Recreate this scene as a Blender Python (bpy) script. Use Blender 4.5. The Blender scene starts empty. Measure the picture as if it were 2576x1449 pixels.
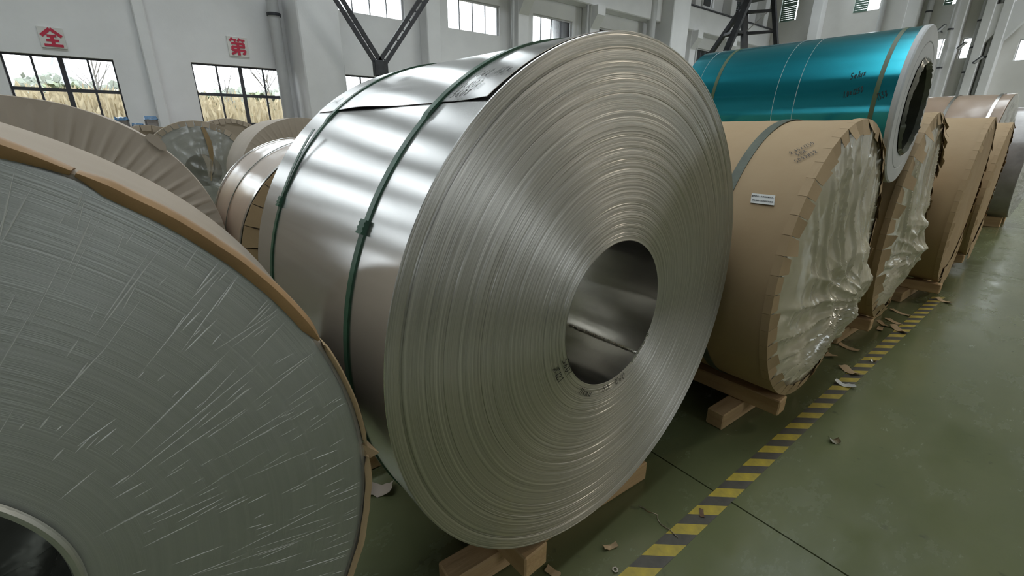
import bpy, bmesh, math, random
from mathutils import Vector, Matrix, noise
from math import pi, sin, cos, radians as rad

S = bpy.context.scene
COL = S.collection

# ------------------------------------------------------------------ camera
YAW, PITCH, ROLL = .664, .3363, -.0044
fw = Vector((-cos(YAW)*cos(PITCH), sin(YAW)*cos(PITCH), -sin(PITCH)))
rt0 = Vector((sin(YAW), cos(YAW), 0)); dn0 = fw.cross(rt0)
rt = rt0*cos(ROLL) + dn0*sin(ROLL); dn = -rt0*sin(ROLL) + dn0*cos(ROLL)
cam = bpy.data.objects.new('camera', bpy.data.cameras.new('camera')); COL.objects.link(cam)
M = Matrix((rt, -dn, -fw)).transposed().to_4x4(); M.translation = Vector((0, 0, 1.6))
cam.matrix_world = M
cam.data.sensor_fit = 'HORIZONTAL'; cam.data.sensor_width = 36
cam.data.lens = 36*1116.8/2576; cam.data.clip_end = 500; cam.data.clip_start = .02
S.camera = cam

# ------------------------------------------------------------------ light and exposure
S.view_settings.view_transform = 'Standard'; S.view_settings.look = 'None'
S.view_settings.gamma = 1; S.view_settings.use_curve_mapping = False
S.view_settings.exposure = -0.3
W = bpy.data.worlds.new('overcast_sky'); S.world = W; W.use_nodes = True
bg = W.node_tree.nodes['Background']; bg.inputs[0].default_value = (.92, .96, 1, 1); bg.inputs[1].default_value = 9.5
S.cycles.use_denoising = True
S.cycles.max_bounces = 6; S.cycles.diffuse_bounces = 4; S.cycles.glossy_bounces = 4
S.cycles.transparent_max_bounces = 10; S.cycles.caustics_reflective = False; S.cycles.caustics_refractive = False
S.cycles.sample_clamp_indirect = 6.0; S.cycles.adaptive_threshold = .02
random.seed(7)

# ------------------------------------------------------------------ helpers
def mesh(name, v, f, mat, parent=None, smooth=True, ang=35):
    me = bpy.data.meshes.new(name); me.from_pydata([tuple(p) for p in v], [], f)
    if smooth:
        me.polygons.foreach_set('use_smooth', [True]*len(me.polygons))
        if ang: me.set_sharp_from_angle(angle=rad(ang))
    me.materials.append(mat); me.update()
    o = bpy.data.objects.new(name, me); COL.objects.link(o)
    if parent: o.parent = parent
    return o

def tag(o, label=None, cat=None, group=None, kind=None):
    if label: o['label'] = label
    if cat: o['category'] = cat
    if group: o['group'] = group
    if kind: o['kind'] = kind
    return o

def empty(name, loc, rz=0, label=None, cat=None, group=None, kind=None):
    o = bpy.data.objects.new(name, None); COL.objects.link(o); o.empty_display_size = .1
    o.location = loc; o.rotation_euler = (0, 0, rz)
    return tag(o, label, cat, group, kind)

class MB:
    def __init__(s): s.v = []; s.f = []
    def add(s, v, f):
        n = len(s.v); s.v += [tuple(p) for p in v]; s.f += [tuple(i+n for i in q) for q in f]; return s
    def box(s, x0, x1, y0, y1, z0, z1, m=None, cut=0):
        if cut == 0:
            v = [Vector(p) for p in ((x0,y0,z0),(x1,y0,z0),(x1,y1,z0),(x0,y1,z0),(x0,y0,z1),(x1,y0,z1),(x1,y1,z1),(x0,y1,z1))]
            f = [(0,3,2,1),(4,5,6,7),(0,1,5,4),(1,2,6,5),(2,3,7,6),(3,0,4,7)]
            if m: v = [m @ p for p in v]
            return s.add(v, f)
        bm = bmesh.new(); bmesh.ops.create_cube(bm, size=1)
        bmesh.ops.scale(bm, vec=(x1-x0, y1-y0, z1-z0), verts=bm.verts)
        bmesh.ops.translate(bm, vec=((x0+x1)/2, (y0+y1)/2, (z0+z1)/2), verts=bm.verts)
        bmesh.ops.bevel(bm, geom=bm.edges[:], offset=cut, segments=1, affect='EDGES')
        if m: bmesh.ops.transform(bm, matrix=m, verts=bm.verts)
        bm.verts.index_update()
        s.add([p.co.copy() for p in bm.verts], [[p.index for p in q.verts] for q in bm.faces]); bm.free(); return s
    def bar(s, a, b, w, h, up=(0,0,1)):
        a, b = Vector(a), Vector(b); d = (b-a); L = d.length; d.normalize()
        u = Vector(up); sx = d.cross(u)
        if sx.length < 1e-4: sx = d.cross(Vector((1,0,0)))
        sx.normalize(); u = sx.cross(d)
        m = Matrix((d, sx, u)).transposed().to_4x4(); m.translation = a
        return s.box(0, L, -w/2, w/2, -h/2, h/2, m)
    def tube(s, pts, r, n=10):
        pts = [Vector(p) for p in pts]; base = len(s.v); rings = []
        for i, p in enumerate(pts):
            d = (pts[min(i+1, len(pts)-1)] - pts[max(i-1, 0)]).normalized()
            a = d.cross(Vector((0,0,1)));
            if a.length < 1e-3: a = d.cross(Vector((1,0,0)))
            a.normalize(); b = a.cross(d)
            rr = r[i] if isinstance(r, (list, tuple)) else r
            rings.append([p + (a*cos(t) + b*sin(t))*rr for t in [2*pi*k/n for k in range(n)]])
        v = [p for q in rings for p in q]; f = []
        for i in range(len(pts)-1):
            for k in range(n):
                f.append((i*n+k, i*n+(k+1) % n, (i+1)*n+(k+1) % n, (i+1)*n+k))
        f.append(tuple(range(n-1, -1, -1))); f.append(tuple(range((len(pts)-1)*n, len(pts)*n)))
        return s.add(v, f)
    def build(s, name, mat, parent=None, smooth=False, ang=35):
        return mesh(name, s.v, s.f, mat, parent, smooth, ang)

def lathe(name, prof, zc, mat, parent, nt=128, fn=None, ang=35, th0=0, th1=None):
    """profile of (x, r) turned about the x axis at height zc"""
    closed = th1 is None
    if closed: th1 = th0 + 2*pi
    cnt = nt if closed else nt+1
    v = []; f = []; n = len(prof)
    for k in range(cnt):
        t = th0 + (th1-th0)*k/nt
        for i, (x, r) in enumerate(prof):
            if fn: x, r = fn(x, r, t, i)
            v.append((x, r*cos(t), r*sin(t)))
    for k in range(nt):
        k2 = (k+1) % cnt
        for i in range(n-1):
            f.append((k*n+i, k2*n+i, k2*n+i+1, k*n+i+1))
    o = mesh(name, v, f, mat, parent, True, ang); o.location = (0, 0, zc); return o

def nz(x, y=0, z=0): return noise.noise(Vector((x, y, z)))

# ------------------------------------------------------------------ materials
def nodes(name):
    m = bpy.data.materials.new(name); m.use_nodes = True
    nt = m.node_tree; return m, nt.nodes, nt.links, nt.nodes['Principled BSDF']

def mat(name, c, rough=.6, metal=0, var=.12, vscale=3, bump=0, bscale=40, stretch=(1,1,1), coat=0, spec=.5, alpha=1, c2=None, aniso=0, rvar=0):
    m, N, L, P = nodes(name)
    tc = N.new('ShaderNodeTexCoord'); mp = N.new('ShaderNodeMapping'); mp.inputs['Scale'].default_value = stretch
    L.new(tc.outputs['Object'], mp.inputs[0])
    no = N.new('ShaderNodeTexNoise'); no.inputs['Scale'].default_value = vscale; no.inputs['Detail'].default_value = 6
    no.inputs['Roughness'].default_value = .6
    L.new(mp.outputs[0], no.inputs[0])
    mx = N.new('ShaderNodeMix'); mx.data_type = 'RGBA'
    d = c2 if c2 else tuple(x*(1-var*2) for x in c)
    e = c if c2 else tuple(min(1, x*(1+var)) for x in c)
    mx.inputs[6].default_value = (*d, 1); mx.inputs[7].default_value = (*e, 1)
    rp = N.new('ShaderNodeMapRange'); rp.inputs[1].default_value = .3; rp.inputs[2].default_value = .7
    L.new(no.outputs[0], rp.inputs[0]); L.new(rp.outputs[0], mx.inputs[0]); L.new(mx.outputs[2], P.inputs['Base Color'])
    P.inputs['Roughness'].default_value = rough; P.inputs['Metallic'].default_value = metal
    P.inputs['Specular IOR Level'].default_value = spec; P.inputs['Coat Weight'].default_value = coat
    P.inputs['Coat Roughness'].default_value = .12; P.inputs['Alpha'].default_value = alpha
    P.inputs['Anisotropic'].default_value = aniso
    if rvar:
        mr = N.new('ShaderNodeMapRange'); mr.inputs[1].default_value = .3; mr.inputs[2].default_value = .7
        mr.inputs[3].default_value = max(0, rough-rvar); mr.inputs[4].default_value = rough+rvar
        L.new(no.outputs[0], mr.inputs[0]); L.new(mr.outputs[0], P.inputs['Roughness'])
    if bump:
        nb = N.new('ShaderNodeTexNoise'); nb.inputs['Scale'].default_value = bscale; nb.inputs['Detail'].default_value = 4
        L.new(mp.outputs[0], nb.inputs[0])
        b = N.new('ShaderNodeBump'); b.inputs['Strength'].default_value = bump; b.inputs['Distance'].default_value = .01
        L.new(nb.outputs[0], b.inputs['Height']); L.new(b.outputs[0], P.inputs['Normal'])
    return m

K = {}
K['wall'] = mat('white_plaster', (.86, .855, .86), .85, var=.05, vscale=1.2, bump=.15, bscale=25, c2=(.79, .785, .79))
K['wall2'] = mat('painted_brick_wall', (.80, .79, .765), .85, var=.05, vscale=1.0, bump=.2, bscale=20, c2=(.73, .715, .69))
K['ceil'] = mat('roof_sheet', (.55, .56, .57), .7, var=.05)
K['frame'] = mat('dark_window_steel', (.05, .05, .06), .5, var=.1)
K['wframe'] = mat('white_window_frame', (.7, .7, .72), .5, var=.05)
K['steel'] = mat('dark_painted_steel', (.035, .037, .045), .5, var=.2, vscale=8)
K['kraft'] = mat('kraft_paper', (.44, .315, .18), .72, var=.06, vscale=2.5, bump=.12, bscale=18, c2=(.40, .275, .15))
K['kraft_grey'] = mat('greyed_kraft_paper', (.42, .345, .265), .75, var=.06, vscale=2.2, bump=.2, bscale=14, c2=(.38, .31, .235))
K['kraft_pale'] = mat('pale_kraft_paper', (.44, .375, .31), .75, var=.05, vscale=2.2, bump=.15, bscale=14, c2=(.40, .335, .27))
K['card'] = mat('orange_kraft_board', (.37, .22, .10), .55, var=.12, vscale=7, bump=.15, bscale=30)
K['kraft_gloss'] = mat('film_covered_kraft', (.36, .25, .17), .38, var=.08, vscale=3, bump=.12, bscale=9, coat=.55, c2=(.32, .22, .15))
K['strap'] = mat('green_plastic_strap', (.025, .10, .055), .35, var=.2, vscale=20)
K['strap_dull'] = mat('dull_green_strap', (.11, .125, .095), .5, var=.15, vscale=12)
K['strap_olive'] = mat('olive_strap', (.10, .14, .07), .4, var=.1)
K['metal_strap'] = mat('steel_strap', (.55, .53, .5), .22, metal=1, var=.1, vscale=9)
K['wood'] = mat('pine_timber', (.56, .38, .20), .7, var=.2, vscale=4, bump=.3, bscale=14, stretch=(.5, 3, 6), c2=(.43, .275, .135))
K['ink'] = mat('marker_ink', (.015, .015, .018), .6, var=.05)
K['paper'] = mat('white_paper', (.72, .71, .68), .6, var=.04)
K['foam'] = mat('white_foam_edge', (.62, .63, .64), .55, var=.05, bump=.1, bscale=12)
K['yellow'] = mat('yellow_tape', (.48, .36, .035), .5, var=.22, vscale=14, c2=(.25, .2, .04))
K['black'] = mat('black_tape', (.045, .04, .032), .5, var=.2, vscale=12, c2=(.085, .078, .06))
K['red'] = mat('red_letter_paint', (.55, .03, .07), .6, var=.05)
K['blue'] = mat('blue_tarpaulin', (.06, .17, .32), .4, var=.15, vscale=9, bump=.4, bscale=14)
K['pack'] = mat('grey_pack_film', (.34, .31, .30), .3, var=.1, vscale=6, bump=.3, bscale=12, coat=.4)
K['pipe'] = mat('white_downpipe', (.56, .56, .56), .5, var=.04)
K['blind'] = mat('green_blind', (.13, .21, .17), .6, var=.1, vscale=2, stretch=(.2, .2, 30))
K['rust'] = mat('rusty_iron', (.13, .075, .04), .7, var=.2, vscale=25)
K['foil'] = mat('crumpled_foil', (.7, .68, .6), .25, metal=1, var=.1)
K['plastic'] = mat('white_plastic_scrap', (.6, .6, .56), .4, var=.1)
K['glint'] = mat('thin_wire', (.4, .36, .28), .35, metal=1, var=.2)
K['leaf'] = mat('evergreen_leaf', (.19, .22, .12), .7, var=.25, vscale=2, c2=(.12, .14, .085))
K['haze'] = mat('hazy_winter_hedge', (.30, .32, .28), .8, var=.2, vscale=.8, c2=(.21, .23, .19))  # haze is put into the colour as paler leaves
K['twig'] = mat('bare_twig', (.15, .14, .13), .8, var=.15)
K['reed'] = mat('dry_reed', (.50, .42, .28), .8, var=.15, vscale=4, c2=(.30, .25, .16))
K['earth'] = mat('outdoor_earth', (.22, .2, .14), .9, var=.2, vscale=.6)
K['tower'] = mat('hazy_block', (.3, .32, .35), .8, var=.03)  # distance haze is put into this pale colour

def glass_mat():
    m, N, L, P = nodes('window_glass')
    tr = N.new('ShaderNodeBsdfTransparent'); tr.inputs[0].default_value = (.94, .96, .96, 1)
    gl = N.new('ShaderNodeBsdfGlossy'); gl.inputs['Roughness'].default_value = .05
    mx = N.new('ShaderNodeMixShader'); fr = N.new('ShaderNodeFresnel'); fr.inputs[0].default_value = 1.45
    L.new(fr.outputs[0], mx.inputs[0]); L.new(tr.outputs[0], mx.inputs[1]); L.new(gl.outputs[0], mx.inputs[2])
    L.new(mx.outputs[0], N['Material Output'].inputs[0]); return m
K['glass'] = glass_mat()

def film_mat(name, c, alpha, rough=.22, coat=.6, bump=0.0, bscale=12, avar=0):
    m = mat(name, c, rough, var=.06, vscale=4, coat=coat, alpha=alpha, spec=.7, bump=bump, bscale=bscale)
    P = m.node_tree.nodes['Principled BSDF']
    P.inputs['Subsurface Weight'].default_value = 0
    return m
K['film'] = film_mat('cream_plastic_film', (.66, .59, .42), .78, .2, .9)
K['film_clear'] = film_mat('clear_plastic_film', (.50, .49, .43), .42, .2, .8)
K['film_grey'] = film_mat('hazy_stretch_film', (.50, .52, .50), .2, .13, 1.0)
K['film_ridge'] = film_mat('glint_white_film', (.95, .96, .94), .62, .3, .5)  # specular glints of the creases are put into a near-white colour
K['film_pale'] = film_mat('pale_wrapping_film', (.58, .60, .59), .78, .25, .8, bump=.4, bscale=10)

def alu_outer():
    m = mat('bright_rolled_aluminium', (.80, .79, .78), .24, metal=1, var=.02, vscale=5, stretch=(.3, 8, 8), rvar=.02, aniso=.75)
    N, L = m.node_tree.nodes, m.node_tree.links
    tg = N.new('ShaderNodeTangent'); tg.direction_type = 'RADIAL'; tg.axis = 'X'; L.new(tg.outputs[0], N['Principled BSDF'].inputs['Tangent'])
    N['Principled BSDF'].inputs['Anisotropic Rotation'].default_value = .25
    return m
K['alu'] = alu_outer()
K['alu_bore'] = mat('dull_bore_aluminium', (.74, .72, .68), .22, metal=1, var=.1, vscale=3, stretch=(.4, 4, 4), bump=.12, bscale=6)

def rings_mat(name, c, rough, freq, strength, aniso=.6, c2=None):
    """metal end of a coil: fine rings of wrap edges about the x axis (object space, axis through the origin)"""
    m, N, L, P = nodes(name)
    tc = N.new('ShaderNodeTexCoord'); sp = N.new('ShaderNodeSeparateXYZ'); L.new(tc.outputs['Object'], sp.inputs[0])
    cb = N.new('ShaderNodeCombineXYZ'); L.new(sp.outputs[1], cb.inputs[0]); L.new(sp.outputs[2], cb.inputs[1])
    ln = N.new('ShaderNodeVectorMath'); ln.operation = 'LENGTH'; L.new(cb.outputs[0], ln.inputs[0])
    nz_ = N.new('ShaderNodeTexNoise'); nz_.noise_dimensions = '1D'; nz_.inputs['Scale'].default_value = freq
    nz_.inputs['Detail'].default_value = 5; nz_.inputs['Roughness'].default_value = .75
    L.new(ln.outputs['Value'], nz_.inputs['W'])
    b = N.new('ShaderNodeBump'); b.inputs['Strength'].default_value = strength; b.inputs['Distance'].default_value = .004
    L.new(nz_.outputs[0], b.inputs['Height']); L.new(b.outputs[0], P.inputs['Normal'])
    n2 = N.new('ShaderNodeTexNoise'); n2.noise_dimensions = '1D'; n2.inputs['Scale'].default_value = freq*.35; n2.inputs['Detail'].default_value = 6
    n2.inputs['Roughness'].default_value = .7
    L.new(ln.outputs['Value'], n2.inputs['W'])
    mr = N.new('ShaderNodeMapRange'); mr.inputs[1].default_value = .3; mr.inputs[2].default_value = .7; L.new(n2.outputs[0], mr.inputs[0])
    mx = N.new('ShaderNodeMix'); mx.data_type = 'RGBA'
    mx.inputs[6].default_value = (*(c2 or tuple(x*.62 for x in c)), 1); mx.inputs[7].default_value = (*c, 1)
    L.new(mr.outputs[0], mx.inputs[0]); L.new(mx.outputs[2], P.inputs['Base Color'])
    P.inputs['Metallic'].default_value = 1; P.inputs['Roughness'].default_value = rough
    P.inputs['Anisotropic'].default_value = aniso; P.inputs['Anisotropic Rotation'].default_value = .25
    tg = N.new('ShaderNodeTangent'); tg.direction_type = 'RADIAL'; tg.axis = 'X'; L.new(tg.outputs[0], P.inputs['Tangent'])
    return m
K['rings'] = rings_mat('aluminium_wrap_edges', (.71, .685, .645), .34, 320, .3, .95)
K['rings_dull'] = rings_mat('dull_wrap_edges', (.62, .63, .61), .45, 200, .25, .3, c2=(.56, .57, .55))

def teal_mat():
    m = mat('teal_protective_film', (.012, .30, .38), .18, metal=.75, var=.06, vscale=3, coat=.3, stretch=(.3, 3, 3), rvar=.02, aniso=.8)
    N, L = m.node_tree.nodes, m.node_tree.links
    tg = N.new('ShaderNodeTangent'); tg.direction_type = 'RADIAL'; tg.axis = 'X'; L.new(tg.outputs[0], N['Principled BSDF'].inputs['Tangent'])
    N['Principled BSDF'].inputs['Anisotropic Rotation'].default_value = .25
    return m
K['teal'] = teal_mat()
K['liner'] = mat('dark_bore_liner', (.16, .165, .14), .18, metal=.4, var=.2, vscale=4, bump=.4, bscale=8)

def floor_mat():
    m, N, L, P = nodes('green_epoxy_floor')
    tc = N.new('ShaderNodeTexCoord')
    a = N.new('ShaderNodeTexNoise'); a.inputs['Scale'].default_value = 1.1; a.inputs['Detail'].default_value = 8; a.inputs['Roughness'].default_value = .62
    mp = N.new('ShaderNodeMapping'); mp.inputs['Scale'].default_value = (1, .6, 1); L.new(tc.outputs['Object'], mp.inputs[0]); L.new(mp.outputs[0], a.inputs[0])
    cr = N.new('ShaderNodeValToRGB'); E_ = cr.color_ramp.elements
    E_[0].position = .3; E_[0].color = (.096, .110, .052, 1); E_[1].position = .7; E_[1].color = (.134, .144, .071, 1)
    L.new(a.outputs[0], cr.inputs[0])
    s = N.new('ShaderNodeTexNoise'); s.inputs['Scale'].default_value = 14; s.inputs['Detail'].default_value = 6; L.new(tc.outputs['Object'], s.inputs[0])
    sr = N.new('ShaderNodeMapRange'); sr.inputs[1].default_value = .66; sr.inputs[2].default_value = .85; L.new(s.outputs[0], sr.inputs[0])
    mx = N.new('ShaderNodeMix'); mx.data_type = 'RGBA'; mx.inputs[7].default_value = (.045, .045, .03, 1)
    L.new(sr.outputs[0], mx.inputs[0]); L.new(cr.outputs[0], mx.inputs[6]); L.new(mx.outputs[2], P.inputs['Base Color'])
    w = N.new('ShaderNodeTexNoise'); w.inputs['Scale'].default_value = 2.2; w.inputs['Detail'].default_value = 7; w.inputs['Roughness'].default_value = .7
    mp2 = N.new('ShaderNodeMapping'); mp2.inputs['Scale'].default_value = (1.6, .8, 1); L.new(tc.outputs['Object'], mp2.inputs[0]); L.new(mp2.outputs[0], w.inputs[0])
    wr = N.new('ShaderNodeMapRange'); wr.inputs[1].default_value = .4; wr.inputs[2].default_value = .65; wr.inputs[3].default_value = .15; wr.inputs[4].default_value = .33
    L.new(w.outputs[0], wr.inputs[0]); L.new(wr.outputs[0], P.inputs['Roughness'])
    b = N.new('ShaderNodeBump'); b.inputs['Strength'].default_value = .12; b.inputs['Distance'].default_value = .004
    L.new(s.outputs[0], b.inputs['Height']); L.new(b.outputs[0], P.inputs['Normal'])
    return m
K['floor'] = floor_mat()
K['joint'] = mat('floor_joint_filler', (.03, .03, .022), .9, var=.1)

# ------------------------------------------------------------------ the hall
XW, XE, YB, YE, ZT = -13.0, 13.0, -15.0, 27.0, 10.0
struct = lambda o, lab=None: tag(o, lab, None, None, 'structure')
# floor: slabs with recessed joints
fl = struct(MB().box(XW, XE, YB, YE, -.3, -.012).build('floor', K['joint']))
gx = [XW, -4.6, 2.3, 8.0, XE]; gy = [YB, -10.2, -4.2, 1.787, 7.787, 13.8, 19.8, YE]
for i in range(len(gx)-1):
    for j in range(len(gy)-1):
        g = .004
        MB().box(gx[i]+(g if i else 0), gx[i+1]-g, gy[j]+g, gy[j+1]-g, -.012, 0).build('slab', K['floor'], fl)

def cells(us, zs, holes):
    out = []
    us = sorted(set(us + [h[0] for h in holes] + [h[1] for h in holes])); zs = sorted(set(zs + [h[2] for h in holes] + [h[3] for h in holes]))
    for i in range(len(us)-1):
        for j in range(len(zs)-1):
            u, z = (us[i]+us[i+1])/2, (zs[j]+zs[j+1])/2
            if not any(h[0] < u < h[1] and h[2] < z < h[3] for h in holes): out.append((us[i], us[i+1], zs[j], zs[j+1]))
    return out

low = [(-11.9, -10.1, 1.15, 3.02), (-8.6, -6.8, 1.15, 3.02), (-5.3, -3.5, 1.15, 3.0), (-1.84, -.22, 1.15, 2.98), (1.11, 3.03, 1.15, 3.05), (4.49, 6.35, 1.15, 3.05),
       (7.73, 9.64, 1.15, 3.05), (11.0, 12.93, 1.15, 3.05), (14.3, 16.2, 1.15, 3.05), (20.6, 22.4, 1.15, 3.05), (23.6, 25.4, 1.15, 3.05)]
upp = [(y, y+1.9, 4.54, 5.38) for y in (-12.0, -8.7, -5.4, -2.1, 1.1, 4.45, 7.73, 11.02, 14.3)] + [(20.9, 22.4, 4.54, 5.38), (23.9, 25.4, 4.54, 5.38)]
top = [(y, y+1.5, 7.1, 8.6) for y in (-12.0, -8.7, -5.4, -2.1, 1.1, 4.45, 7.73, 11.02, 14.3)] + [(20.55, 22.0, 7.1, 8.6), (24.0, 25.4, 7.1, 8.6)]
mb = MB()
for a, b, c, d in cells([YB, YE], [0, ZT], low + upp + top): mb.box(XW-.3, XW, a, b, c, d)
struct(mb.build('wall_left', K['wall']))

WN = [0]
def window(axis, at, u0, u1, z0, z1, cols, rows, fmat, thick=None, blind=None, depth=.12, fr=.03, mw=.022):
    """window in a wall; axis 'x': wall plane x=at, u is y; axis 'y': wall plane y=at, u is x"""
    WN[0] += 1
    o = empty('window_%d' % WN[0], (0, 0, 0), kind='structure')
    B = (lambda m, a, b, c, d, e0, e1: m.box(at+e0, at+e1, a, b, c, d)) if axis == 'x' else (lambda m, a, b, c, d, e0, e1: m.box(a, b, at+e0, at+e1, c, d))
    s = -1 if axis == 'x' and at < 0 else 1
    e0, e1 = sorted((s*depth, s*(depth+.05)))
    m = MB()
    for a, b, c, d in ((u0, u1, z0, z0+fr), (u0, u1, z1-fr, z1), (u0, u0+fr, z0+fr, z1-fr), (u1-fr, u1, z0+fr, z1-fr)): B(m, a, b, c, d, e0, e1)
    m.build('frame', fmat, o)
    cu = [u0 + (u1-u0)*k/cols for k in range(cols+1)]; cz = rows if isinstance(rows, list) else [z0 + (z1-z0)*k/rows for k in range(rows+1)]
    for k in range(1, cols):
        w = mw*2.2 if (thick is not None and k == thick) else mw
        m = MB(); B(m, cu[k]-w/2, cu[k]+w/2, z0+fr, z1-fr, e0+.003, e1-.003); m.build('mullion', K['frame'], o)
    for k in range(1, len(cz)-1):
        m = MB(); B(m, u0+fr, u1-fr, cz[k]-mw*.9, cz[k]+mw*.9, e0+.006, e1-.006); m.build('transom', K['frame'], o)
    pe = (e0+e1)/2
    for i in range(cols):
        for j in range(len(cz)-1):
            m = MB(); B(m, cu[i]+.004, cu[i+1]-.004, cz[j]+.004, cz[j+1]-.004, pe-.003, pe+.003); m.build('pane', K['glass'], o)
    if blind:
        m = MB(); n = int((z1-z0)/.09)
        for k in range(n):
            q0 = z0 + (z1-z0)*k/n
            B(m, blind[0], blind[1], q0+.004, q0+(z1-z0)/n-.004, *sorted((-s*.02, -s*.005)))
        tag(m.build('blind', K['blind'], o), 'closed dull green slatted blind')
    return o
for i, (a, b, c, d) in enumerate(low):
    window('x', XW, a, b, c, d, 4, [c, c+(d-c)*.33, c+(d-c)*.665, d], K['frame'], thick=2, mw=.035)
for a, b, c, d in upp: window('x', XW, a, b, c, d, 4, 1, K['wframe'])
for a, b, c, d in top:
    window('x', XW, a, b, c, d, 2, 1, K['wframe'])

# end wall
ew = [(-12.2, -11.4, 7.03, 8.6), (-8.95, -7.95, 6.9, 8.6), (-5.74, -5.35, 6.62, 8.2), (-5.66, -5.22, 4.62, 5.4), (-4.80, -4.52, 4.55, 5.32), (-3.16, -1.4, 4.3, 5.05)]
ew += [(1.0, 3.0, 4.3, 5.05), (4.5, 6.5, 4.3, 5.05), (8, 10, 4.3, 5.05)]
mb = MB()
for a, b, c, d in cells([XW, XE], [0, ZT], ew): mb.box(a, b, YE, YE+.3, c, d)
struct(mb.build('wall_far', K['wall2']))
window('y', YE, *ew[0], 1, 2, K['wframe'], blind=(-12.15, -11.45))
window('y', YE, *ew[1], 2, 2, K['wframe'], blind=(-8.92, -8.40))
window('y', YE, *ew[2], 2, 2, K['wframe'], blind=(-5.72, -5.46))
for e in ew[3:]: window('y', YE, *e, 2 if e[1]-e[0] > .4 else 1, 1, K['wframe'])
# back wall and right wall (behind the camera)
mb = MB().box(XW, XE, YB-.3, YB, 0, ZT); struct(mb.build('wall_back', K['wall2']))
rw = [(-12.5, -9, 4.2, 7.4), (.9, 4.3, 4.2, 7.4), (19.5, 25, 2.0, 8.6)]  # unseen windows, placed and sized to throw streaks on the coil end
mb = MB()
for a, b, c, d in cells([YB, YE], [0, ZT], rw): mb.box(XE, XE+.3, a, b, c, d)
struct(mb.build('wall_right', K['wall']))
for e in rw: window('x', XE, *e, 4, 2, K['frame'])
# roof with rooflight strips running along the hall
sky = [(-9.6, -7.6, YB+2, YE-.6), (-2.2, -.2, YB+2, YE-.6)]
mb = MB()
for a, b, c, d in cells([XW-.3, XE+.3], [YB-.3, YE+.3], sky): mb.box(a, b, c, d, ZT, ZT+.25)
struct(mb.build('ceiling', K['ceil']))
for a, b, c, d in sky:
    WN[0] += 1; o = empty('window_%d' % WN[0], (0, 0, 0), kind='structure'); n = 12
    for k in range(n):
        y0, y1 = c+(d-c)*k/n, c+(d-c)*(k+1)/n
        MB().box(a, b, y0+.03, y1-.03, ZT+.1, ZT+.11).build('pane', K['glass'], o)
        MB().box(a, b, y1-.03, y1+.03, ZT+.05, ZT+.15).build('glazing_bar', K['wframe'], o)

def portal(loc, rot, sx, sy):
    l = bpy.data.lights.new('daylight_portal', 'AREA'); l.shape = 'RECTANGLE'; l.size = sx; l.size_y = sy
    l.cycles.is_portal = True
    o = bpy.data.objects.new('daylight_portal', l); COL.objects.link(o); o.location = loc; o.rotation_euler = rot
for a, b, c, d in sky: portal(((a+b)/2, (c+d)/2, ZT+.3), (0, 0, 0), b-a, d-c)
for a, b, c, d in ((YB+3, YE-1.5, 1.15, 3.05), (YB+3, YE-1.5, 4.54, 5.38), (YB+3, YE-1.5, 7.1, 8.6)):
    portal((XW-.32, (a+b)/2, (c+d)/2), (0, -pi/2, 0), d-c, b-a)
for a, b, c, d in rw: portal((XE+.32, (a+b)/2, (c+d)/2), (0, pi/2, 0), d-c, b-a)

# pillars, pilasters, girder along the left wall
TR = [0]
def trim(m, mt, smooth=False):
    TR[0] += 1; return struct(m.build('trim_%d' % TR[0], mt, None, smooth))
trim(MB().box(XW, -11.8, 3.17, 4.11, 0, ZT, cut=.03), K['wall'])
trim(MB().box(XW, -11.95, 17.4, 18.55, 0, ZT, cut=.03), K['wall'])
trim(MB().box(XW, -11.8, -10.6, -9.7, 0, ZT, cut=.03), K['wall'])
for y in (.29, -2.95, -6.15):
    trim(MB().box(XW, XW+.14, y, y+.2, 0, ZT, cut=.02), K['wall'])
for y in (7.0, 10.25, 13.55, 20.0, 23.0, 26.3):
    m = MB().box(XW, XW+.45, y-.22, y+.22, 0, ZT, cut=.02)
    v = [(XW+.45, y-.2, 5.15), (XW+.45, y+.2, 5.15), (XW+.75, y+.2, 5.55), (XW+.75, y-.2, 5.55), (XW+.45, y-.2, 5.85), (XW+.45, y+.2, 5.85), (XW+.75, y+.2, 5.85), (XW+.75, y-.2, 5.85)]
    m.add(v, [(0,3,2,1), (4,5,6,7), (0,1,5,4), (1,2,6,5), (2,3,7,6), (3,0,4,7)]); trim(m, K['wall'])
trim(MB().box(XW, XW+.5, 6.3, 17.4, 5.86, 6.75, cut=.03), K['wall'])
trim(MB().box(XW, XW+.5, 18.55, YE, 5.86, 6.75, cut=.03), K['wall'])
trim(MB().box(XW, XW+.56, 18.55, YE, 6.75, 6.79), K['frame'])
# pillars on the end wall with sloped brackets
for x in (-10.3, -6.6, -5.0, -4.2, -3.72):
    trim(MB().box(x-.22 if x < -6 else x-.14, x+.22 if x < -6 else x+.14, YE-.5, YE, 0, ZT, cut=.02), K['wall'])
for x in (-4.2, -3.72):
    v = [(x+.14, YE-.45, 5.0), (x+.14, YE-.1, 5.0), (x+.55, YE-.1, 5.6), (x+.55, YE-.45, 5.6), (x+.14, YE-.45, 6.3), (x+.14, YE-.1, 6.3), (x+.55, YE-.1, 6.3), (x+.55, YE-.45, 6.3)]
    trim(MB().add(v, [(0,3,2,1), (4,5,6,7), (0,1,5,4), (1,2,6,5), (2,3,7,6), (3,0,4,7)]), K['wall'])

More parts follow.
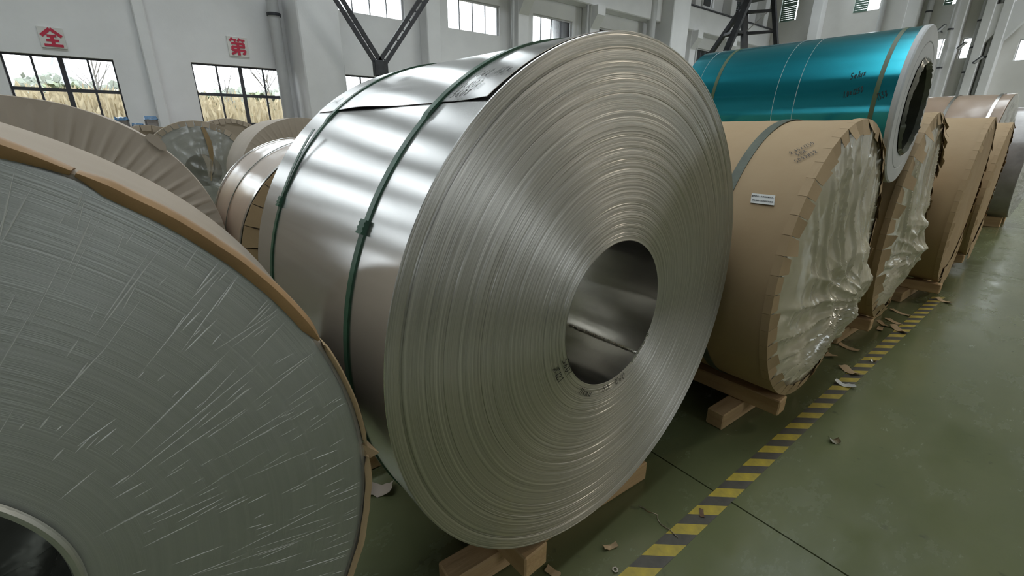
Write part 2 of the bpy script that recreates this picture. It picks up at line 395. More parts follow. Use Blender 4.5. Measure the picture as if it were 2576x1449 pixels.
def downpipe(name_pts, r, clamps, label):
    o = empty('downpipe', (name_pts[0][0], name_pts[0][1], 0), 0, label, 'pipe', 'white downpipes on the walls')
    b = Vector(o.location); m = MB(); m.tube([Vector(p)-b for p in name_pts], r, 14); m.build('pipe_run', K['pipe'], o, True)
    for z in clamps:
        m = MB(); m.tube([(0, 0, z-.03), (0, 0, z+.03)], r*1.18, 14); m.build('clamp', K['steel'], o, True)
    return o
downpipe([(-12.72, 2.90, 0), (-12.72, 2.90, ZT)], .13, [4.16], 'thick white downpipe beside the near wall pillar right of the red sign')
downpipe([(-12.6, 10.0-.15, 0), (-12.6, 10.0-.15, ZT)], .045, [], 'slim white pipe between the second and third high windows')
downpipe([(-12.6, 13.2, 0), (-12.6, 13.2, ZT)], .045, [], 'slim white pipe just right of the third high window')
downpipe([(-12.55, 16.85, 0), (-12.55, 16.85, ZT)], .17, [], 'fat white pipe just left of the far big wall pillar')
downpipe([(-12.6, 20.35, 0), (-12.6, 20.35, ZT)], .06, [], 'slim pipe on the wall left of the steel lattice leg')
downpipe([(-7.75, YE-.18, 0), (-7.75, YE-.18, ZT)], .10, [], 'white downpipe on the far wall above the middle of the teal coil')
downpipe([(-6.1, YE-.18, 0), (-6.1, YE-.18, ZT)], .10, [6.45], 'white downpipe on the far wall above the teal coil end')
downpipe([(-5.15, YE-.65, 0), (-5.15, YE-.65, ZT)], .08, [5.6, 4.2], 'white downpipe between the two narrow bright far windows')
downpipe([(-4.42, YE-.2, 0), (-4.42, YE-.2, ZT)], .07, [5.85, 4.9, 4.0], 'white downpipe right of the second narrow far window')
downpipe([(-3.95, YE-.2, 0), (-3.95, YE-.2, ZT)], .06, [5.3, 4.5], 'white downpipe between the two bracketed far pillars')

# flood lamps on the far wall
for (x, z, lab) in ((-5.5, 5.62, 'small dark flood lamp above the first narrow far window'), (-4.72, 4.9, 'small flood lamp in front of the second narrow far window'), (-4.12, 4.32, 'small pale flood lamp below the bracketed far pillars')):
    o = empty('flood_lamp', (x, YE-.75, z), 0, lab, 'lamp', 'flood lamps on the far wall')
    MB().bar((-.02, .75, .0), (0, 0, 0), .03, .03).build('bracket', K['steel'], o)
    MB().bar((-.02, 0, -.06), (.2, -.1, .14), .12, .07).build('housing', K['steel'], o)
    MB().bar((.01, -.05, -.07), (.22, -.15, .12), .1, .02).build('lens', K['pipe'], o)

# warm high-bay lamps hanging over the aisle
K['lamp'] = bpy.data.materials.new('lamp_glass'); K['lamp'].use_nodes = True
_p = K['lamp'].node_tree.nodes['Principled BSDF']; _p.inputs['Emission Color'].default_value = (1, .84, .60, 1); _p.inputs['Emission Strength'].default_value = 12
for (x, y, lab) in ((5.0, 12.6, 'warm high bay lamp over the aisle past the teal coil'), (9.0, 17.2, 'warm high bay lamp near the far right window')):
    o = empty('high_bay_lamp', (x, y, 8.8), 0, lab, 'lamp', 'warm high bay lamps')
    m = MB(); n = 24; pr = [(.30, 0), (.27, .12), (.14, .26), (.10, .30), (.10, .45)]
    v = [(r_*cos(2*pi*k/n), r_*sin(2*pi*k/n), z_) for r_, z_ in pr for k in range(n)]
    m.add(v, [(i*n+k, i*n+(k+1) % n, (i+1)*n+(k+1) % n, (i+1)*n+k) for i in range(len(pr)-1) for k in range(n)]); m.build('reflector', K['wframe'], o, True)
    MB().tube([(0, 0, .45), (0, 0, 1.2)], .02, 8).build('hanger', K['steel'], o)
    MB().tube([(0, 0, .03), (0, 0, .05)], .26, 24).build('lens', K['lamp'], o)
    l = bpy.data.lights.new('lamp_light', 'AREA'); l.shape = 'DISK'; l.size = .5; l.energy = 340; l.color = (1, .91, .76)
    q = bpy.data.objects.new('lamp_light', l); COL.objects.link(q); q.parent = o; q.location = (0, 0, -.01)

# ------------------------------------------------------------------ wall signs (letters are flat print)
def text_mesh(name, body, size, mat_, parent, mw, offset=0.0, extr=.004, shear=0):
    c = bpy.data.curves.new(name, 'FONT'); c.body = body; c.size = size; c.align_x = 'CENTER'; c.align_y = 'CENTER'
    c.offset = offset; c.extrude = extr; c.shear = shear
    t = bpy.data.objects.new(name+'_src', c); me = bpy.data.meshes.new_from_object(t)
    bpy.data.objects.remove(t); bpy.data.curves.remove(c)
    me.name = name; me.materials.clear(); me.materials.append(mat_)
    o = bpy.data.objects.new(name, me); COL.objects.link(o); o.parent = parent; o.matrix_local = mw
    return o
FACE_X = Matrix(((0, 0, 1, 0), (1, 0, 0, 0), (0, 1, 0, 0), (0, 0, 0, 1)))    # text x->y, y->z, z->x
GLYPH = {'全': [((.5, 1), (.03, .58), .10), ((.5, 1), (.97, .58), .10), ((.28, .60), (.72, .60), .075), ((.2, .34), (.8, .34), .075), ((.06, .06), (.94, .06), .085), ((.5, .60), (.5, .06), .10)],
         '第': [((.22, 1), (.06, .80), .07), ((.18, .90), (.46, .90), .06), ((.32, .88), (.38, .78), .06), ((.66, 1), (.52, .80), .07), ((.62, .90), (.94, .90), .06), ((.78, .88), (.84, .78), .06),
                ((.12, .68), (.86, .68), .075), ((.84, .70), (.84, .46), .08), ((.16, .48), (.88, .48), .075), ((.17, .49), (.14, .26), .08), ((.12, .28), (.90, .28), .075), ((.88, .29), (.82, .05), .08), ((.82, .06), (.70, .10), .06), ((.5, .70), (.5, -.02), .09), ((.46, .27), (.08, .02), .07)]}
for ch, yc, zc_, w, lab in (('全', -1.04, 3.28, .36, 'white wall sign with the red character 全 at far left'), ('第', 2.09, 3.45, .41, 'white wall sign with the red character 第 by the pillar')):
    o = empty('character_sign', (XW, yc, zc_), 0, lab, 'sign', 'red character signs on the wall')
    MB().box(.003, .03, -w/2, w/2, -w/2, w/2, cut=.004).build('board', K['paper'], o)
    for k, (p, q, w0) in enumerate(GLYPH[ch]):
        MB().bar((.034+k*.0004, (p[0]-.5)*w*.84, (p[1]-.5)*w*.84), (.034+k*.0004, (q[0]-.5)*w*.84, (q[1]-.5)*w*.84), w0*w*1.5, .004, up=(1, 0, 0)).build('letter_stroke', K['red'], o)

# ------------------------------------------------------------------ outside the left wall
struct(MB().box(-70, XW-.32, -60, 80, -.6, -.25).build('ground_outside', K['earth']))
def bush(x, y, h, w, lab, n=900, seed=0):
    r = random.Random(seed); o = empty('evergreen_bush', (x, y, -.25), 0, lab, 'bush', 'bushes outside the windows')
    m = MB()
    for k in range(n):
        a = r.random()*2*pi; q = r.random()**.5; zz = r.random()
        wr = w*(.35+.65*sin(pi*min(.98, .12+zz*.86)))
        p = Vector((cos(a)*q*wr*.6, sin(a)*q*wr, zz*h)); s = .10+.12*r.random()
        d = Vector((r.uniform(-1, 1), r.uniform(-1, 1), r.uniform(-.3, 1))).normalized()*s; e = d.cross(Vector((r.uniform(-1, 1), r.uniform(-1, 1), r.uniform(-1, 1)))).normalized()*s*.5
        m.add([p-d*.6, p+e, p+d, p-e], [(0, 1, 2, 3)])
    tag(m.build('foliage', K['leaf'], o), None, None, None, 'stuff')
    MB().tube([(0, 0, 0), (0, 0, h*.7)], .06, 6).build('trunk', K['twig'], o)
bush(-22, -3.9, 3.1, 1.0, 'dark evergreen bush outside the left panes of the leftmost window', 2600, seed=1)
bush(-22.5, -1.9, 3.3, 1.0, 'rounded evergreen bush outside the middle of the leftmost window', 2600, seed=2)
bush(-23, .05, 3.0, .98, 'low green bush outside the right panes of the leftmost window', 2600, seed=3)
bush(-23, 2.2, 3.2, 1.1, 'grey green bush outside the left panes of the second window', 2600, seed=4)
bush(-23.5, 4.4, 3.4, 1.1, 'tall bush outside the right panes of the second window', 2600, seed=5)
r = random.Random(8); m = MB()
for k in range(14000):
    y = r.uniform(-13, 14); h = (4.1+.55*nz(y*.5, 3, 0)+.35*nz(y*1.9, 5, 0))*r.random()**.7; p = Vector((-32+r.uniform(-.6, .6), y, h-.25)); s = .13+.13*r.random()
    d = Vector((r.uniform(-.3, .3), r.uniform(-1, 1), r.uniform(-.5, 1))).normalized()*s; e = Vector((d.x, -d.z, d.y))*.6
    m.add([p-d, p+e, p+d, p-e], [(0, 1, 2, 3)])
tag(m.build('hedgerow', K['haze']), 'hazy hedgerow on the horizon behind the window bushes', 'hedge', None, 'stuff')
def bare(x, y, h, lab, seed):
    r = random.Random(seed); o = empty('bare_tree', (x, y, -.25), 0, lab, 'tree', 'bare trees outside the windows')
    MB().tube([(0, 0, 0), (.05, .05, h*.5), (0, .1, h)], [.06, .04, .012], 6).build('trunk', K['twig'], o, True)
    for k in range(26):
        z = h*(.2+.7*r.random()); a = r.random()*2*pi; L = h*(.12+.25*r.random())
        p0 = Vector((0, .05, z)); p1 = p0+Vector((cos(a)*L*.4, sin(a)*L*.4, L*.5)); p2 = p0+Vector((cos(a)*L*.75, sin(a)*L*.75, L))
        MB().tube([p0, p1, p2], [.018, .012, .005], 5).build('branch', K['twig'], o)
bare(-20.0, -.95, 4.6, 'bare tree outside the right edge of the leftmost window', 11)
bare(-20.0, 2.5, 3.6, 'bare tree outside the left half of the second window', 12)
bare(-20.0, 3.9, 4.2, 'bare tree outside the right half of the second window', 13)
bare(-20.0, 5.7, 3.9, 'thin bare tree beside the pillar outside the second window', 14)
r = random.Random(5); m = MB()
for k in range(9000):
    y = r.uniform(-6, 8); x = -15.2-r.random()*3.5; h = 1.45+1.05*r.random()
    if y > 1 and r.random() < .55: continue
    lx, ly = r.uniform(-.15, .15), r.uniform(-.2, .2); w = .016
    m.add([(x, y-w, -.25), (x, y+w, -.25), (x+lx, y+ly+w*.6, h), (x+lx, y+ly-w*.6, h)], [(0, 1, 2, 3)])
    t = Vector((x+lx, y+ly, h)); g = .05+.05*r.random()
    m.add([t+Vector((0, -g*.5, 0)), t+Vector((0, 0, -g)), t+Vector((0, g*.5, 0)), t+Vector((lx*.5, ly*.5, g*2.6))], [(0, 1, 2, 3)])
tag(m.build('reed_bed', K['reed']), 'dry golden reeds growing outside the low windows', 'reeds', None, 'stuff')
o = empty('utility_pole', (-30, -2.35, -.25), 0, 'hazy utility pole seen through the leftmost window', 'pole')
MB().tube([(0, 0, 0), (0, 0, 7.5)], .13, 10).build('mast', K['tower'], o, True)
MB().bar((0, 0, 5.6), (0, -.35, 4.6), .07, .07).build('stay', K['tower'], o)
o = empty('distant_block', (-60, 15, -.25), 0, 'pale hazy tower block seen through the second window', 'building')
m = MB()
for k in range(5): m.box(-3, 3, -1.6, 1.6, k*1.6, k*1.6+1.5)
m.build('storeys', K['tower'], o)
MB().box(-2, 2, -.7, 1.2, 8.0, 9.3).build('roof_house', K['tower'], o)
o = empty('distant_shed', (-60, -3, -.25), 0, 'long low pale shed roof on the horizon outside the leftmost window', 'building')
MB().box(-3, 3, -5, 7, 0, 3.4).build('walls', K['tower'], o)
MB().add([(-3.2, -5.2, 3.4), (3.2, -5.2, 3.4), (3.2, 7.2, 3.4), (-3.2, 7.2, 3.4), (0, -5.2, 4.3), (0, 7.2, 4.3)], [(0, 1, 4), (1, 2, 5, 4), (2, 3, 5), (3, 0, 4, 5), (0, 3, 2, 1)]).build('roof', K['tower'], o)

# ------------------------------------------------------------------ coil building blocks (axis = local x, front face at x=0)
def band(R, x, w, zc, mt, parent, name='strap', th=.0025, nt=128, seal=None, seal_mat=None):
    o = lathe(name, [(x-w/2, R), (x-w/2, R+th), (x+w/2, R+th), (x+w/2, R)], zc, mt, parent, nt, ang=30)
    if seal is not None:
        t = rad(seal); s = MB(); n = 5
        for k in range(n):
            a0, a1 = t+(k-n/2)*.03/n*1.3, t+(k+1-n/2)*.03/n*1.3
            q = R+th+.001
            v = [(xx, rr*cos(a), rr*sin(a)) for a in (a0, a1) for xx in (x-w*.62, x+w*.62) for rr in (q, q+.004)]
            s.add(v, [(0, 2, 3, 1), (4, 5, 7, 6), (0, 1, 5, 4), (2, 6, 7, 3), (1, 3, 7, 5), (0, 4, 6, 2)])
        s.build('seal', seal_mat or mt, o)
    return o

# single-stroke handwriting
SF = {'0': [[(.3,0),(.1,.25),(.1,.7),(.35,1),(.6,.75),(.6,.3),(.3,0)]], '1': [[(.25,.8),(.4,1),(.25,0)]], '2': [[(.1,.8),(.35,1),(.6,.75),(.1,.05),(.7,.1)]],
      '3': [[(.1,.9),(.5,.95),(.3,.55),(.6,.35),(.35,0),(.05,.1)]], '4': [[(.45,1),(.1,.4),(.7,.45)], [(.5,.7),(.4,0)]], '5': [[(.65,1),(.2,.95),(.15,.55),(.55,.5),(.5,.1),(.05,0)]],
      '6': [[(.55,1),(.15,.5),(.2,.05),(.55,.1),(.5,.45),(.15,.4)]], '8': [[(.55,.9),(.2,.8),(.6,.25),(.3,0),(.1,.25),(.6,.8),(.55,.9)]], '.': [[(.2,0),(.28,.06)]],
      'x': [[(.1,.15),(.6,.7)], [(.1,.7),(.55,.15)]], 'H': [[(.15,1),(.1,0)], [(.65,1),(.55,0)], [(.1,.5),(.65,.55)]], 'K': [[(.15,1),(.1,0)], [(.6,.9),(.15,.45),(.6,0)]],
      'a': [[(.6,.6),(.2,.55),(.1,.15),(.45,.1),(.6,.6),(.6,0)]], 'u': [[(.1,.6),(.15,.05),(.5,.1),(.6,.6),(.6,0)]], 'm': [[(.05,0),(.1,.6),(.3,.5),(.3,0)], [(.3,.5),(.55,.55),(.6,0)]], '-': [[(.1,.4),(.6,.45)]], ' ': []}
def strokes(txt, h, slant=.25, jit=.05, seed=1, adv=.95, asp=.8):
    r = random.Random(seed); out = []; x = 0
    for ch in txt:
        for st in SF.get(ch, []):
            out.append([((x+px+py*slant+r.uniform(-jit, jit))*h*asp, (py+r.uniform(-jit, jit))*h) for px, py in st])
        x += adv if ch not in '.1' else adv*.6
    return out, x*h*asp
def ribbon(name, lines, fmap, w, mt, parent, zc):
    """lines of 2-d points mapped by fmap(u, v) -> 3-d point lying just above the surface"""
    m = MB()
    for ln in lines:
        pts = []
        for i in range(len(ln)-1):
            for k in range(4): pts.append((ln[i][0]+(ln[i+1][0]-ln[i][0])*k/4, ln[i][1]+(ln[i+1][1]-ln[i][1])*k/4))
        pts.append(ln[-1])
        for i in range(len(pts)-1):
            (a, b), (c, d) = pts[i], pts[i+1]; L = math.hypot(c-a, d-b) or 1; nx, ny = -(d-b)/L*w/2, (c-a)/L*w/2
            ex, ey = (c-a)/L*w*.3, (d-b)/L*w*.3
            m.add([fmap(a-ex+nx, b-ey+ny), fmap(a-ex-nx, b-ey-ny), fmap(c+ex-nx, d+ey-ny), fmap(c+ex+nx, d+ey+ny)], [(0, 1, 2, 3)])
    o = m.build(name, mt, parent); o.location = (0, 0, zc); return o
def cylwrite(txt, R, x, th, h, w, parent, zc, seed=1, lift=.0015, rot=0, slant=.25, mt=None, asp=.8):
    """write along +x at angle th (degrees) on the left flank; text up = towards the crown"""
    ls, W_ = strokes(txt, h, slant, seed=seed, asp=asp); c, s = cos(rot), sin(rot)
    def fm(u, v):
        u, v = u*c-v*s, u*s+v*c
        a = rad(th) - v/R; return (x+u, (R+lift)*cos(a), (R+lift)*sin(a))
    return ribbon('handwriting', ls, fm, w, mt or K['ink'], parent, zc)

def tabs(R, zc, n, length, mt, parent, seed=0, lift=(.002, .03), name='edge_tab', gap=.12, x0=.0, th0=0., skip=()):
    r = random.Random(seed)
    for k in range(n):
        if k in skip: continue
        a0 = th0 + 2*pi*k/n; da = 2*pi/n; L = length*r.uniform(.8, 1.15); lf = r.uniform(*lift); g = gap*r.uniform(.5, 1.5); tw = r.uniform(-.5, .5)*lf
        m = MB(); P = []
        rows = [(-.03, R+.004, 0), (.004+x0, R+.003, 0), (.006+x0+lf*.4, R-L*.5, .5), (.006+x0+lf, R-L, 1)]
        for th in (0, .0018):
            for (x, q, s) in rows:
                for e in (0, 1):
                    a = a0 + da*((g*s*.6+.01) if e == 0 else (1-g*s*.6-.01))
                    rr = (q+th) if s == 0 and x < 0 else q
                    xx = x + (th if s > 0 or x >= 0 else 0) + (tw*s if e else -tw*s*.3)
                    P.append((xx, rr*cos(a), rr*sin(a)))
        nr = len(rows); F = []
        for i in range(nr-1):
            a, b, c, d = i*2, i*2+1, i*2+3, i*2+2
            F += [(a, d, c, b), (a+nr*2, b+nr*2, c+nr*2, d+nr*2), (a, a+nr*2, d+nr*2, d), (b, c, c+nr*2, b+nr*2)]
        F += [(0, 1, nr*2+1, nr*2), ((nr-1)*2, (nr-1)*2+nr*2, (nr-1)*2+1+nr*2, (nr-1)*2+1)]
        m.add(P, F); o = m.build(name, mt, parent, True, 30); o.location = (0, 0, zc)

def wrapbody(R, L, zc, mt, parent, wob=.004, seed=0, name='kraft_wrap', nt=160, hole=.25, nx=14, open_front=False):
    prof = [(-.0, R-.012), (-.0, R-.003), (-.004, R), (-.012, R)] + [(-L*k/nx, R) for k in range(1, nx)] + [(-L+.004, R), (-L, R-.004), (-L, hole)]
    if not open_front: prof = [(-.002, hole)] + prof
    def fn(x, r, t, i):
        if R-.0041 < r: r += wob*nz(x*3+seed, cos(t)*2.2, sin(t)*2.2)+ wob*.6*nz(x*9, cos(t)*5+seed, sin(t)*5)
        return x, r
    return lathe(name, prof, zc, mt, parent, nt, fn, ang=40)

def endface(R, r0, zc, mt, parent, x=-.004, name='end_face', amp=.0012, nr=60, nt=128, seed=0):
    rr = random.Random(seed); prof = [(x-.002, R)] + [(x+rr.uniform(-amp, amp), R-(R-r0)*k/nr) for k in range(1, nr)] + [(x, r0)]
    return lathe(name, prof, zc, mt, parent, nt, None, ang=80)

def bore(r0, L, zc, mt, parent, wob=.0, name='bore', seed=0, nx=10, nt=96):
    def fn(x, r, t, i): return x, r + wob*nz(cos(t)*3+seed, sin(t)*3, x*.8)
    return lathe(name, [(-.004-(L-.01)*k/nx, r0) for k in range(nx+1)], zc, mt, parent, nt, fn, ang=60)

def crumple_film(R, zc, mt, parent, gather=(0, 0), amp=.03, bulge=.05, seed=0, folds=17, name='plastic_film', nt=240, nr=76, x=.004, cre=16, sag=.5):
    """loose plastic sheet tucked in at the rim: folds hang from the crown and fan into a bunched gather point"""
    r = random.Random(seed); lines = []
    for k in range(cre):
        a = r.random()*pi; lines.append((cos(a), sin(a), r.uniform(-.5, .5)*R, r.uniform(.05, .16), r.uniform(.3, 1)))
    hang = [(r.uniform(-.75, .75)*R, r.uniform(.012, .03), r.uniform(.5, 1.2)) for _ in range(9)]
    ph = [r.uniform(0, 6.28) for _ in range(6)]
    v = []; f = []
    for i in range(nr+1):
        q = R*(1-i/nr)
        for k in range(nt):
            t = 2*pi*k/nt; y, z = q*cos(t), q*sin(t); e = q/R; edge = min(1, (1-e)*5)
            gy, gz = y-gather[0]*R, z-gather[1]*R; gd = math.hypot(gy, gz)/R; ga = math.atan2(gz, gy)
            wx, wz = y+.03*nz(y*4+seed, z*4, 0), z+.03*nz(y*4, z*4+seed, 3)
            wa = ga*folds + 2.2*sin(ga*2+ph[0]) + ph[1] + 1.6*nz(gd*2.5, ga*1.2, seed)
            tri = abs(math.asin(sin(wa)))/(pi/2)
            low = 1 if gz < 0 else max(.12, 1-gz/R*2.2)
            fan = (1-tri)**2.4*min(1, gd*2.0)*low
            hg = 0
            for (hy, hw, ha) in hang:      # hanging folds from the crown
                d = (wx-hy-(gather[0]*R-hy)*max(0, (.75*R-z)/R)*.35)/hw
                if abs(d) < 1: hg += ha*(1-abs(d))**1.2
            hg *= max(0, min(1, (z-gather[1]*R)/(R*.35)))
            cr = 0
            for (cx_, cy_, o_, lam, w_) in lines:
                d = cx_*wx+cy_*wz-o_
                cr += w_*(1-abs(((d/lam) % 2)-1))**1.6*math.exp(-(d/.22)**2)
            near = math.exp(-(gd/.42)**2)
            xx = x + edge*(amp*1.0*fan + amp*.55*hg + amp*.8*cr*(.18+1.1*near) + bulge*(.35*(1-e*e)+1.0*near*min(1, (1-e)*3)) + amp*.6*nz(y*2.6+seed, z*2.6, 1))
            v.append((max(xx, x-.001), y, z))
    for i in range(nr):
        for k in range(nt):
            k2 = (k+1) % nt; f.append((i*nt+k, (i+1)*nt+k, (i+1)*nt+k2, i*nt+k2))
    o = mesh(name, v, f, mt, parent, True, 50); o.location = (0, 0, zc); return o

def pleat_face(R, zc, mt, parent, n=62, amp=.008, seed=0, name='pleated_end', rin=.05, dome=.02):
    nt = n*8; nr = 16
    def fn(x, r, t, i):
        q = r/R; w = sin(t*n + 3*nz(cos(t)*3+seed, sin(t)*3, q*1.5))
        sc = .5+.5*nz(cos(t)*2+seed, sin(t)*2, 5)
        pl = max(0, w)**3
        return x + amp*pl*min(1, (1-q)*8)*(.35+sc)*min(1, q*2) + .01*nz(r*4*cos(t), r*4*sin(t), seed), r
    return lathe(name, [(.003+dome*(1-(1-k/nr)**2), R-(R-rin)*k/nr) for k in range(nr+1)], zc, mt, parent, nt, fn, ang=50)

# ------------------------------------------------------------------ the big bare aluminium coil
MR, ML, MZ, MI = .85, 1.08, 1.0136, .256
C = empty('aluminium_coil', (-.8884, 1.1489, 0), .0564, 'large bare aluminium coil with two green straps and open bore, in the centre', 'metal coil')
rr = random.Random(3); nR = 420; prof = []; off = 0
for k in range(nR+1):
    off = off*.9 + rr.gauss(0, .00022); e = rr.choice([0, 0, 0, 0, 0, 1])*rr.uniform(-.0018, .0008)
    prof.append((off + e + rr.uniform(-.00022, .00022), MR-.0012-(MR-MI-.0012)*k/nR))
rph = [rr.uniform(0, 6.3) for _ in prof]
def fnf(x, r, t, i): return x + .00005*sin(t+rph[i]), r + .0011*nz(r*5, cos(t)*1.3, sin(t)*1.3)*min(1, (MR-r)*30)*min(1, (r-MI)*30)
lathe('end_face', prof, MZ, K['rings'], C, 288, fnf, ang=89)
def fno(x, r, t, i): return x, r + .0003*nz(x*1.2, cos(t)*1.2, sin(t)*1.2)
lathe('outer_wrap', [(-.0005, MR-.0012), (-.002, MR)]+[(-ML*k/20, MR) for k in range(1, 20)]+[(-ML+.002, MR), (-ML, MR-.002)], MZ, K['alu'], C, 256, fno, ang=20)
lathe('rear_face', [(-ML, MR-.002), (-ML, MI)], MZ, K['rings_dull'], C, 128)
# outermost lap: starts at 130 deg, runs over the crown, edge slightly lifted between the straps
v = []; f = []; nx, nt = 26, 60; t0, t1 = rad(129.5), rad(12)
for j in range(nt+1):
    q = j/nt
    for i in range(nx+1):
        x = -.006-(ML-.014)*i/nx; u = i/nx
        t = t0+(t1-t0)*q - (.0 if j else rad(-.8)*u*0)
        lf = .0022 + (.010*math.exp(-((u-.62)/.17)**2)+.006*math.exp(-((u-.0)/.06)**2)+.0012*sin(u*9))*math.exp(-q*13)
        if q > .9: lf *= (1-q)/.1*.8+.2
        r_ = MR+lf; v.append((x, r_*cos(t), r_*sin(t)))
n1 = len(v)
for k in range(n1):
    x, y, z = v[k]; d = math.hypot(y, z); v.append((x, y*(d-.0012)/d, z*(d-.0012)/d))
w = nx+1
for j in range(nt):
    for i in range(nx):
        a, b, c, d = j*w+i, j*w+i+1, (j+1)*w+i+1, (j+1)*w+i
        f += [(a, b, c, d), (a+n1, d+n1, c+n1, b+n1)]
for i in range(nx): f.append((i, i+n1, i+1+n1, i+1))
for j in range(nt): f += [(j*w, (j+1)*w, (j+1)*w+n1, j*w+n1), (j*w+nx, j*w+nx+n1, (j+1)*w+nx+n1, (j+1)*w+nx)]
lap = mesh('sheet_lap', v, f, K['alu'], C, True, 40); lap.location = (0, 0, MZ)
for x, sl, lb in ((-.205, 154.3, None), (-.878, 155.3, None)):
    st = lathe('strap', [(x-.012, MR+.001), (x-.012, MR+.0085), (x+.012, MR+.0085), (x+.012, MR+.001)], MZ, K['strap'], C, 288,
               lambda x_, r_, t, i: (x_, r_ - (.004 if rad(133) < t < rad(355) else 0)), ang=30)
    m = MB(); t = rad(sl)
    for k in range(6):
        a0, a1 = t+(k-3)*.007, t+(k-2)*.007
        vv = [(xx, q*cos(a), q*sin(a)) for a in (a0, a1) for xx in (x-.015, x+.015) for q in (MR+.004, MR+.012+.002*(k % 2))]
        m.add(vv, [(0, 2, 3, 1), (4, 5, 7, 6), (0, 1, 5, 4), (2, 6, 7, 3), (1, 3, 7, 5), (0, 4, 6, 2)])
    m.build('seal', K['strap'], st).location = (0, 0, 0)
# free tail of the rear strap standing off the sheet
v = []; f = []
for k in range(13):
    q = k/12; t = rad(155-18*q); r_ = MR+.006+.016*q**1.6; x = -.878+.02*q
    for s in (-.011, .011):
        for th in (0, .002): v.append((x+s, (r_+th)*cos(t), (r_+th)*sin(t)))
for k in range(12):
    b = k*4; f += [(b, b+2, b+6, b+4), (b+1, b+5, b+7, b+3), (b, b+4, b+5, b+1), (b+2, b+3, b+7, b+6)]
f += [(0, 1, 3, 2), (48, 50, 51, 49)]
mesh('strap_tail', v, f, K['strap'], C).location = (0, 0, MZ)
# bore: flattened facets and a ragged weld along the inside
def fnb(x, r, t, i):
    fac = .006*abs(sin(t*4+.4)) + .003*nz(cos(t)*4, sin(t)*4, x*1.5)
    return x, r-.001 - fac*min(1, -x*6)
lathe('bore', [(-.0-(ML-.0)*k/16, MI+.0008) for k in range(17)], MZ, K['alu_bore'], C, 144, fnb, ang=25)
m = MB(); rr = random.Random(9)
for k in range(60):
    x = -.004-.34*k/60; t = rad(-52)+rr.uniform(-.01, .01); q = MI-.004; s = rr.uniform(.003, .007)
    p = Vector((x, q*cos(t), q*sin(t))); m.add([p+Vector((0, -s, 0)), p+Vector((s, 0, s*.6)), p+Vector((0, s, 0)), p+Vector((-s, 0, s*.5)), p+Vector((0, 0, s))], [(0, 1, 4), (1, 2, 4), (2, 3, 4), (3, 0, 4)])
for k in range(46):
    t = rad(-60+28*k/46)+rr.uniform(-.01, .01); s = rr.uniform(.002, .006); q = MI+rr.uniform(-.003, .004)
    p = Vector((.001, q*cos(t), q*sin(t))); m.add([p+Vector((0, -s, 0)), p+Vector((0, 0, s)), p+Vector((0, s, 0)), p+Vector((0, 0, -s)), p+Vector((s, 0, 0))], [(0, 1, 4), (1, 2, 4), (2, 3, 4), (3, 0, 4)])
tag(m.build('weld_bead', K['foil'], C), 'ragged bright weld in the bore', None, None, 'stuff').location = (0, 0, MZ)
# handwriting
LR = MR+.0050
cylwrite('1060 H2x', LR, -.160, 123.2, .028, .0026, C, MZ, 2, rot=.03, asp=.66)
cylwrite('1.1x1000', LR, -.178, 126.7, .026, .0026, C, MZ, 3, rot=.06, asp=.58)
cylwrite('5608', LR+.003, -.155, 129.2, .024, .0026, C, MZ, 4, rot=.06, asp=.75)
cylwrite('5608', LR, -1.03, 126.2, .034, .0026, C, MZ, 5, asp=.6)
cylwrite('1000', LR, -.64, 119.5, .03, .0016, C, MZ, 8, asp=.6)
def facewrite(txt, r0, th, h, w, parent, zc, seed, x=.0035, inward=True):
    ls, W_ = strokes(txt, h, .2, seed=seed)
    def fm(u, v):
        a = rad(th) + u/r0*(1 if inward else -1); r_ = r0 - v*(1 if inward else -1); return (x, r_*cos(a), r_*sin(a))
    return ribbon('handwriting', ls, fm, w, K['ink'], parent, zc)
facewrite('5601', .282, -163, .026, .0026, C, MZ, 21); facewrite('8121', .324, -162, .026, .0026, C, MZ, 22)
facewrite('11xmu', .298, -128, .026, .0026, C, MZ, 23); facewrite('H1x', .292, -100, .026, .0026, C, MZ, 24); facewrite('1060', .290, -86, .026, .0026, C, MZ, 25)

# ------------------------------------------------------------------ near coil in stretch film, at the left edge
FR, FL, FZ, FI = .7533, .42, .913, .268
C = empty('stretch_wrapped_coil', (-.8818, -.508, 0), -.02, 'nearest coil at left, its end covered in glinting stretch film', 'metal coil')
wrapbody(FR+.006, FL, FZ, K['kraft_grey'], C, .004, 4, nt=192, hole=FI)
endface(FR-.004, FI, FZ, K['rings_dull'], C, .004, amp=.00012, nr=160, nt=160, seed=4)
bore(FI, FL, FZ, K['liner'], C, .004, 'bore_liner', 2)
lathe('bore_dark_disc', [(-FL+.02, FI+.02), (-FL+.02, .001)], FZ, K['liner'], C, 64)  # added disc, stands in for the dark depth of the bore
lathe('core_rim', [(.004, FI-.002), (.012, FI+.002), (.014, FI+.010), (.008, FI+.016)], FZ, K['rings_dull'], C, 96)
rr = random.Random(12)
def fnfilm(x, r, t, i): return x + .0012*nz(cos(t)*9, sin(t)*9, r*3)+.0008*nz(cos(t)*60, sin(t)*60, r*2), r
lathe('stretch_film', [(.010+.005*sin(pi*k/24), FR+.002-(FR-FI-.004)*k/24) for k in range(25)], FZ, K['film_grey'], C, 400, fnfilm, ang=80)
m = MB()
